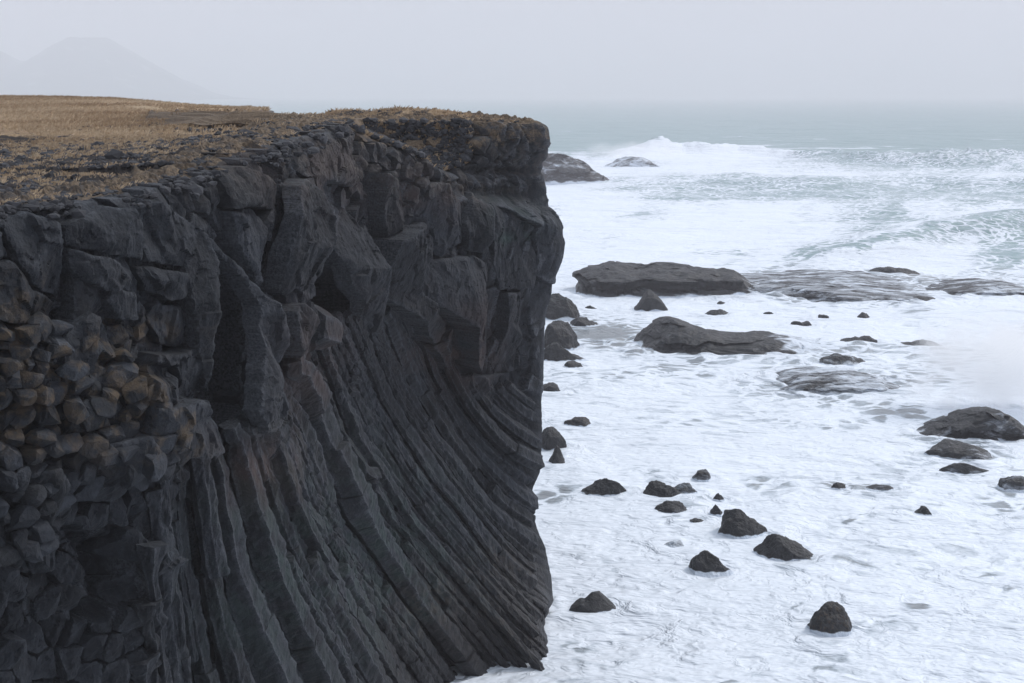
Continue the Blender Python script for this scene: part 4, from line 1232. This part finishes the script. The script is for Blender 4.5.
for cx_, cy_, ra_, rb_, sd_ in collars:           # water heaps up against each rock
    m_ = (np.abs(sx - cx_) < ra_ * 2 + 3) & (np.abs(sy - cy_) < rb_ * 2 + 3)
    if m_.any():
        e_ = np.hypot((sx[m_] - cx_) / (ra_ + .5), (sy[m_] - cy_) / (rb_ + .5))
        sz[m_] += min(.28, .07 + .07 * rb_) * np.exp(-((e_ - 1.0) / .42) ** 2) * (.8 + .8 * vnoise(sx[m_] * .6, sy[m_] * .6, seed=sd_))
# where the foam lies
wob = fbm(su / 60., sv / 22., octv=4, seed=72)
wu, wv = su + 14 * wob, sv + 4 * fbm(su / 40., sv / 14., octv=4, seed=74)
cover = np.full(sx.shape, .96)
cover -= .16 * np.clip(fbm(su / 90., sv / 40., octv=4, seed=76) + .1, 0, 1) * 2
def blot(v, cx, cy, rx, ry, ang=0., wgt=1.0):
    global cover
    g = np.clip(gauss(wu, wv, cx, cy, rx, ry, ang) * wgt, 0, 1)
    cover = cover * (1 - g) + v * g
far_cover = .22 + .10 * sst(112, 150, sv)
kf = sst(154, 148, wv + np.interp(su, [540, 600, 660, 720, 800, 880, 960, 1024], [-14, -8, 1, 1, -3, -8, -9, -10]))
cover = cover * (1 - kf) + far_cover * kf
blot(.86, 700, 167, 120, 13, 0, 1.6); blot(.72, 830, 164, 60, 6, 0, 1.2); blot(.52, 960, 166, 120, 10); blot(.45, 860, 160, 70, 5); blot(.5, 640, 162, 25, 3)
for a, b, r in ((700, 188, 50), (760, 191, 60), (840, 193, 80), (930, 191, 80), (1010, 196, 70)):
    blot(.52, a, b, r, 7.5 + (a - 600) * .008, 0, 1.15)
blot(.62, 630, 187, 50, 6); blot(.42, 888, 212, 20, 12, -.5); blot(.5, 900, 220, 30, 6)
blot(.45, 700, 199, 60, 3); blot(.6, 870, 238, 40, 5); blot(.5, 810, 256, 40, 6, -.15); blot(.55, 640, 215, 30, 3)
for a, b, ry in ((820, 262, 3), (880, 252, 3.5), (930, 243, 5), (985, 235, 8), (1040, 234, 12)):
    blot(.42, a, b, 42, ry, -.2, 1.1)
blot(.42, 1015, 252, 30, 12, 0)
for a, b, rx, ry, v in ((880, 283, 110, 12, .52), (985, 286, 50, 10, .55), (800, 290, 40, 9, .5), (600, 335, 45, 16, .26), (645, 352, 30, 8, .4),
                        (690, 366, 90, 10, .60), (830, 352, 90, 10, .58), (900, 380, 110, 12, .55), (900, 412, 45, 12, .42), (830, 400, 80, 8, .62),
                        (960, 360, 60, 20, .62), (600, 380, 60, 14, .74), (640, 415, 90, 16, .80), (760, 400, 60, 10, .68), (960, 455, 60, 22, .62),
                        (1010, 500, 40, 26, .60), (850, 486, 45, 6, .55), (890, 480, 60, 14, .74), (930, 550, 60, 16, .76), (805, 455, 40, 8, .76),
                        (910, 605, 14, 6, .55), (790, 604, 9, 4, .5), (820, 560, 30, 8, .72), (990, 560, 40, 14, .74), (545, 492, 12, 4, .5),
                        (640, 610, 60, 20, .84), (700, 430, 60, 12, .8), (560, 440, 25, 40, .84), (700, 680, 40, 6, .72), (930, 660, 80, 16, .84)):
    blot(v, a, b, rx, ry)
cover = np.where(front, cover, .7)
shallow = np.clip(sst(262, 275, sv) * .9 + .15, 0, 1)
shallow = np.where(front, shallow, .5)
farm = sst(162, 149, sv) * front
sea = mk("sea", np.stack([sx, sy, sz], -1).reshape(-1, 3), grid_faces(*sx.shape)[:, ::-1], M_sea, None,
         {"cover": cover.ravel(), "shallow": shallow.ravel(), "far": farm.ravel()})
tag(sea, None, None, None, "structure")

# ------------------------------------------------------------------ spray blown up by the breaking wave
def volume_material(name, dens, noise_scale, col=(1, 1, 1)):
    t = NT(name); t.n.remove(t.p)
    v = t.add("ShaderNodeVolumePrincipled"); v.inputs["Color"].default_value = (*col, 1)
    v.inputs["Anisotropy"].default_value = 0.0
    g = t.add("ShaderNodeTexCoord")
    m = t.add("ShaderNodeVectorMath", operation="LENGTH")
    mp = t.add("ShaderNodeMapping"); mp.inputs["Location"].default_value = (-1, -1, -1); mp.inputs["Scale"].default_value = (2, 2, 2)
    t.link(g.outputs["Generated"], mp.inputs["Vector"]); t.link(mp.outputs[0], m.inputs[0])
    n = t.noise(g.outputs["Object"], noise_scale, 4, .6)
    r = t.math("MINIMUM", t.math("ADD", t.math("MULTIPLY", t.math("SUBTRACT", 1.0, m.outputs["Value"]), 1.3), t.math("MULTIPLY", t.math("SUBTRACT", n, .56), 3.2)), t.math("MULTIPLY", t.math("SUBTRACT", 1.0, m.outputs["Value"]), 3.0))
    d = t.math("MULTIPLY", t.math("MAXIMUM", r, 0.0), dens)
    t.link(d, v.inputs["Density"]); t.link(v.outputs[0], t.out.inputs["Volume"])
    return t.m
def spray(label, px, py, rx, rz, ry, dens, nsc, lift=.7):
    x, y = (float(q) for q in on_sea(px, py))
    bm = bmesh.new(); bmesh.ops.create_icosphere(bm, subdivisions=3, radius=1)
    me = bpy.data.meshes.new("spray"); 
    for v_ in bm.verts: v_.co = (v_.co.x * rx, v_.co.y * ry, v_.co.z * rz)
    bm.to_mesh(me); bm.free()
    me.materials.append(volume_material("spray_mist", dens, nsc))
    o = bpy.data.objects.new("spray", me); COL.objects.link(o); o.location = (x, y, rz * lift)
    return tag(o, label, "spray", None, "stuff")
spray("white cloud of spray drifting over the dark sloping outcrop", 1012, 408, 9.0, 4.6, 4.5, .8, .42)
spray("wind torn spray over the far breakers by the low reef crest", 628, 160, 22, 4.5, 8, .10, .10)

# ------------------------------------------------------------------ far mountains
def mountain(pxs, D, depth, seed):
    g = []
    px = np.linspace(pxs[0][0], pxs[-1][0], 120)
    py = np.interp(px, [p[0] for p in pxs], [p[1] for p in pxs])
    x, _, z = at_dist(px, py, D)
    t = np.linspace(-1, 1, 41)[:, None]
    h = np.maximum(z, 1)[None] * np.clip(1 - np.abs(t) ** 1.3, 0, 1)
    yy = D + t * depth + 0 * x[None]
    h = h * (1 + .12 * fbm(x[None] / 260 + 0 * t, yy / 260, octv=5, seed=seed) * (1 - np.exp(-(t / .1) ** 2))) - 2
    xx = x[None] + 0 * t
    return np.stack([xx, yy, h], -1).reshape(-1, 3), grid_faces(41, 120)
tm = NT("hill_ground"); nn_ = tm.noise(tm.pos(), .012, 6, .6)
M_hill = tm.done(tm.ramp(nn_, [(.35, (.05, .05, .055)), (.6, (.10, .095, .09)), (.75, (.4, .41, .43))]), .95)
for pxs, D, dp, sd in (([(-260, 92), (-120, 60), (-40, 44), (0, 50), (20, 62), (40, 58), (62, 44), (82, 37), (108, 37), (122, 46), (150, 62), (175, 76), (184, 85), (205, 93), (230, 98)], 5500, 900, 5),):
    a_, b_ = mountain(pxs, D, dp, sd)
    tag(mk("mountain", a_, b_, M_hill), None, None, None, "structure")

# ------------------------------------------------------------------ haze
HZ = 13000.0
hz_co = [(-HZ, -300, -3), (HZ, -300, -3), (HZ, HZ, -3), (-HZ, HZ, -3), (-HZ, -300, 520), (HZ, -300, 520), (HZ, HZ, 520), (-HZ, HZ, 520)]
t = NT("haze_air"); t.n.remove(t.p)
vp = t.add("ShaderNodeVolumePrincipled"); vp.inputs["Color"].default_value = (.99, .95, .97, 1)
vp.inputs["Density"].default_value = .00047; vp.inputs["Anisotropy"].default_value = 0.0
t.link(vp.outputs[0], t.out.inputs["Volume"])
haze = mk("haze", hz_co, [(3, 2, 1, 0), (4, 5, 6, 7), (0, 1, 5, 4), (1, 2, 6, 5), (2, 3, 7, 6), (3, 0, 4, 7)], t.m, flat=True)
tag(haze, None, None, None, "stuff")

# ------------------------------------------------------------------ sky and light
SUN_EL, SUN_AZ = 46.0, 62.0       # degrees; azimuth clockwise from +Y: over the sea, to the right and ahead
w = bpy.data.worlds.new("World"); scene.world = w; w.use_nodes = True
nt = w.node_tree; bg = nt.nodes["Background"]
sky = nt.nodes.new("ShaderNodeTexSky"); sky.sky_type = "NISHITA"; sky.sun_disc = False
sky.sun_elevation = math.radians(SUN_EL); sky.sun_rotation = math.radians(SUN_AZ)
sky.air_density = 1.0; sky.dust_density = 3.0
hs = nt.nodes.new("ShaderNodeHueSaturation"); hs.inputs["Saturation"].default_value = .35
nt.links.new(sky.outputs[0], hs.inputs["Color"])
tc = nt.nodes.new("ShaderNodeTexCoord"); sp = nt.nodes.new("ShaderNodeSeparateXYZ")
nt.links.new(tc.outputs["Generated"], sp.inputs[0])
rp = nt.nodes.new("ShaderNodeValToRGB"); e = rp.color_ramp.elements
e[0].position = .0; e[0].color = (.468, .430, .482, 1)
e[1].position = .22; e[1].color = (.55, .535, .605, 1)
k = e.new(1.0); k.color = (.76, .91, 1.06, 1)
nt.links.new(sp.outputs["Z"], rp.inputs[0])
sc_ = nt.nodes.new("ShaderNodeVectorMath"); sc_.operation = "SCALE"; sc_.inputs["Scale"].default_value = 8.8
nt.links.new(rp.outputs[0], sc_.inputs[0])
mx = nt.nodes.new("ShaderNodeMix"); mx.data_type = "RGBA"; mx.inputs[0].default_value = .85
nt.links.new(hs.outputs[0], mx.inputs[6]); nt.links.new(sc_.outputs[0], mx.inputs[7])
nt.links.new(mx.outputs[2], bg.inputs["Color"]); bg.inputs["Strength"].default_value = .10

sl = bpy.data.lights.new("sun", "SUN"); sl.energy = 1.8; sl.angle = math.radians(14); sl.color = (1, .97, .94)
so = bpy.data.objects.new("sun", sl); COL.objects.link(so)
el, az = math.radians(SUN_EL), math.radians(SUN_AZ)
dirv = Vector((math.sin(az) * math.cos(el), math.cos(az) * math.cos(el), math.sin(el)))
so.rotation_euler = dirv.to_track_quat("Z", "Y").to_euler(); so.location = (60, -40, 120)

cam = bpy.data.cameras.new("camera"); co_ = bpy.data.objects.new("camera", cam); COL.objects.link(co_)
cam.sensor_width = 36; cam.lens = 36 * F / 1024; cam.clip_end = 90000; cam.clip_start = .1
co_.location = (0, 0, CAMZ); co_.rotation_euler = (math.pi / 2 - TH, 0, 0)
scene.camera = co_

scene.view_settings.view_transform = "Standard"; scene.view_settings.look = "None"
scene.view_settings.exposure = 0.26; scene.view_settings.gamma = 1.0
scene.render.engine = "CYCLES"
scene.cycles.use_denoising = True
scene.cycles.max_bounces = 10; scene.cycles.diffuse_bounces = 3; scene.cycles.volume_bounces = 6
scene.cycles.volume_step_rate = 4.0; scene.cycles.volume_max_steps = 96
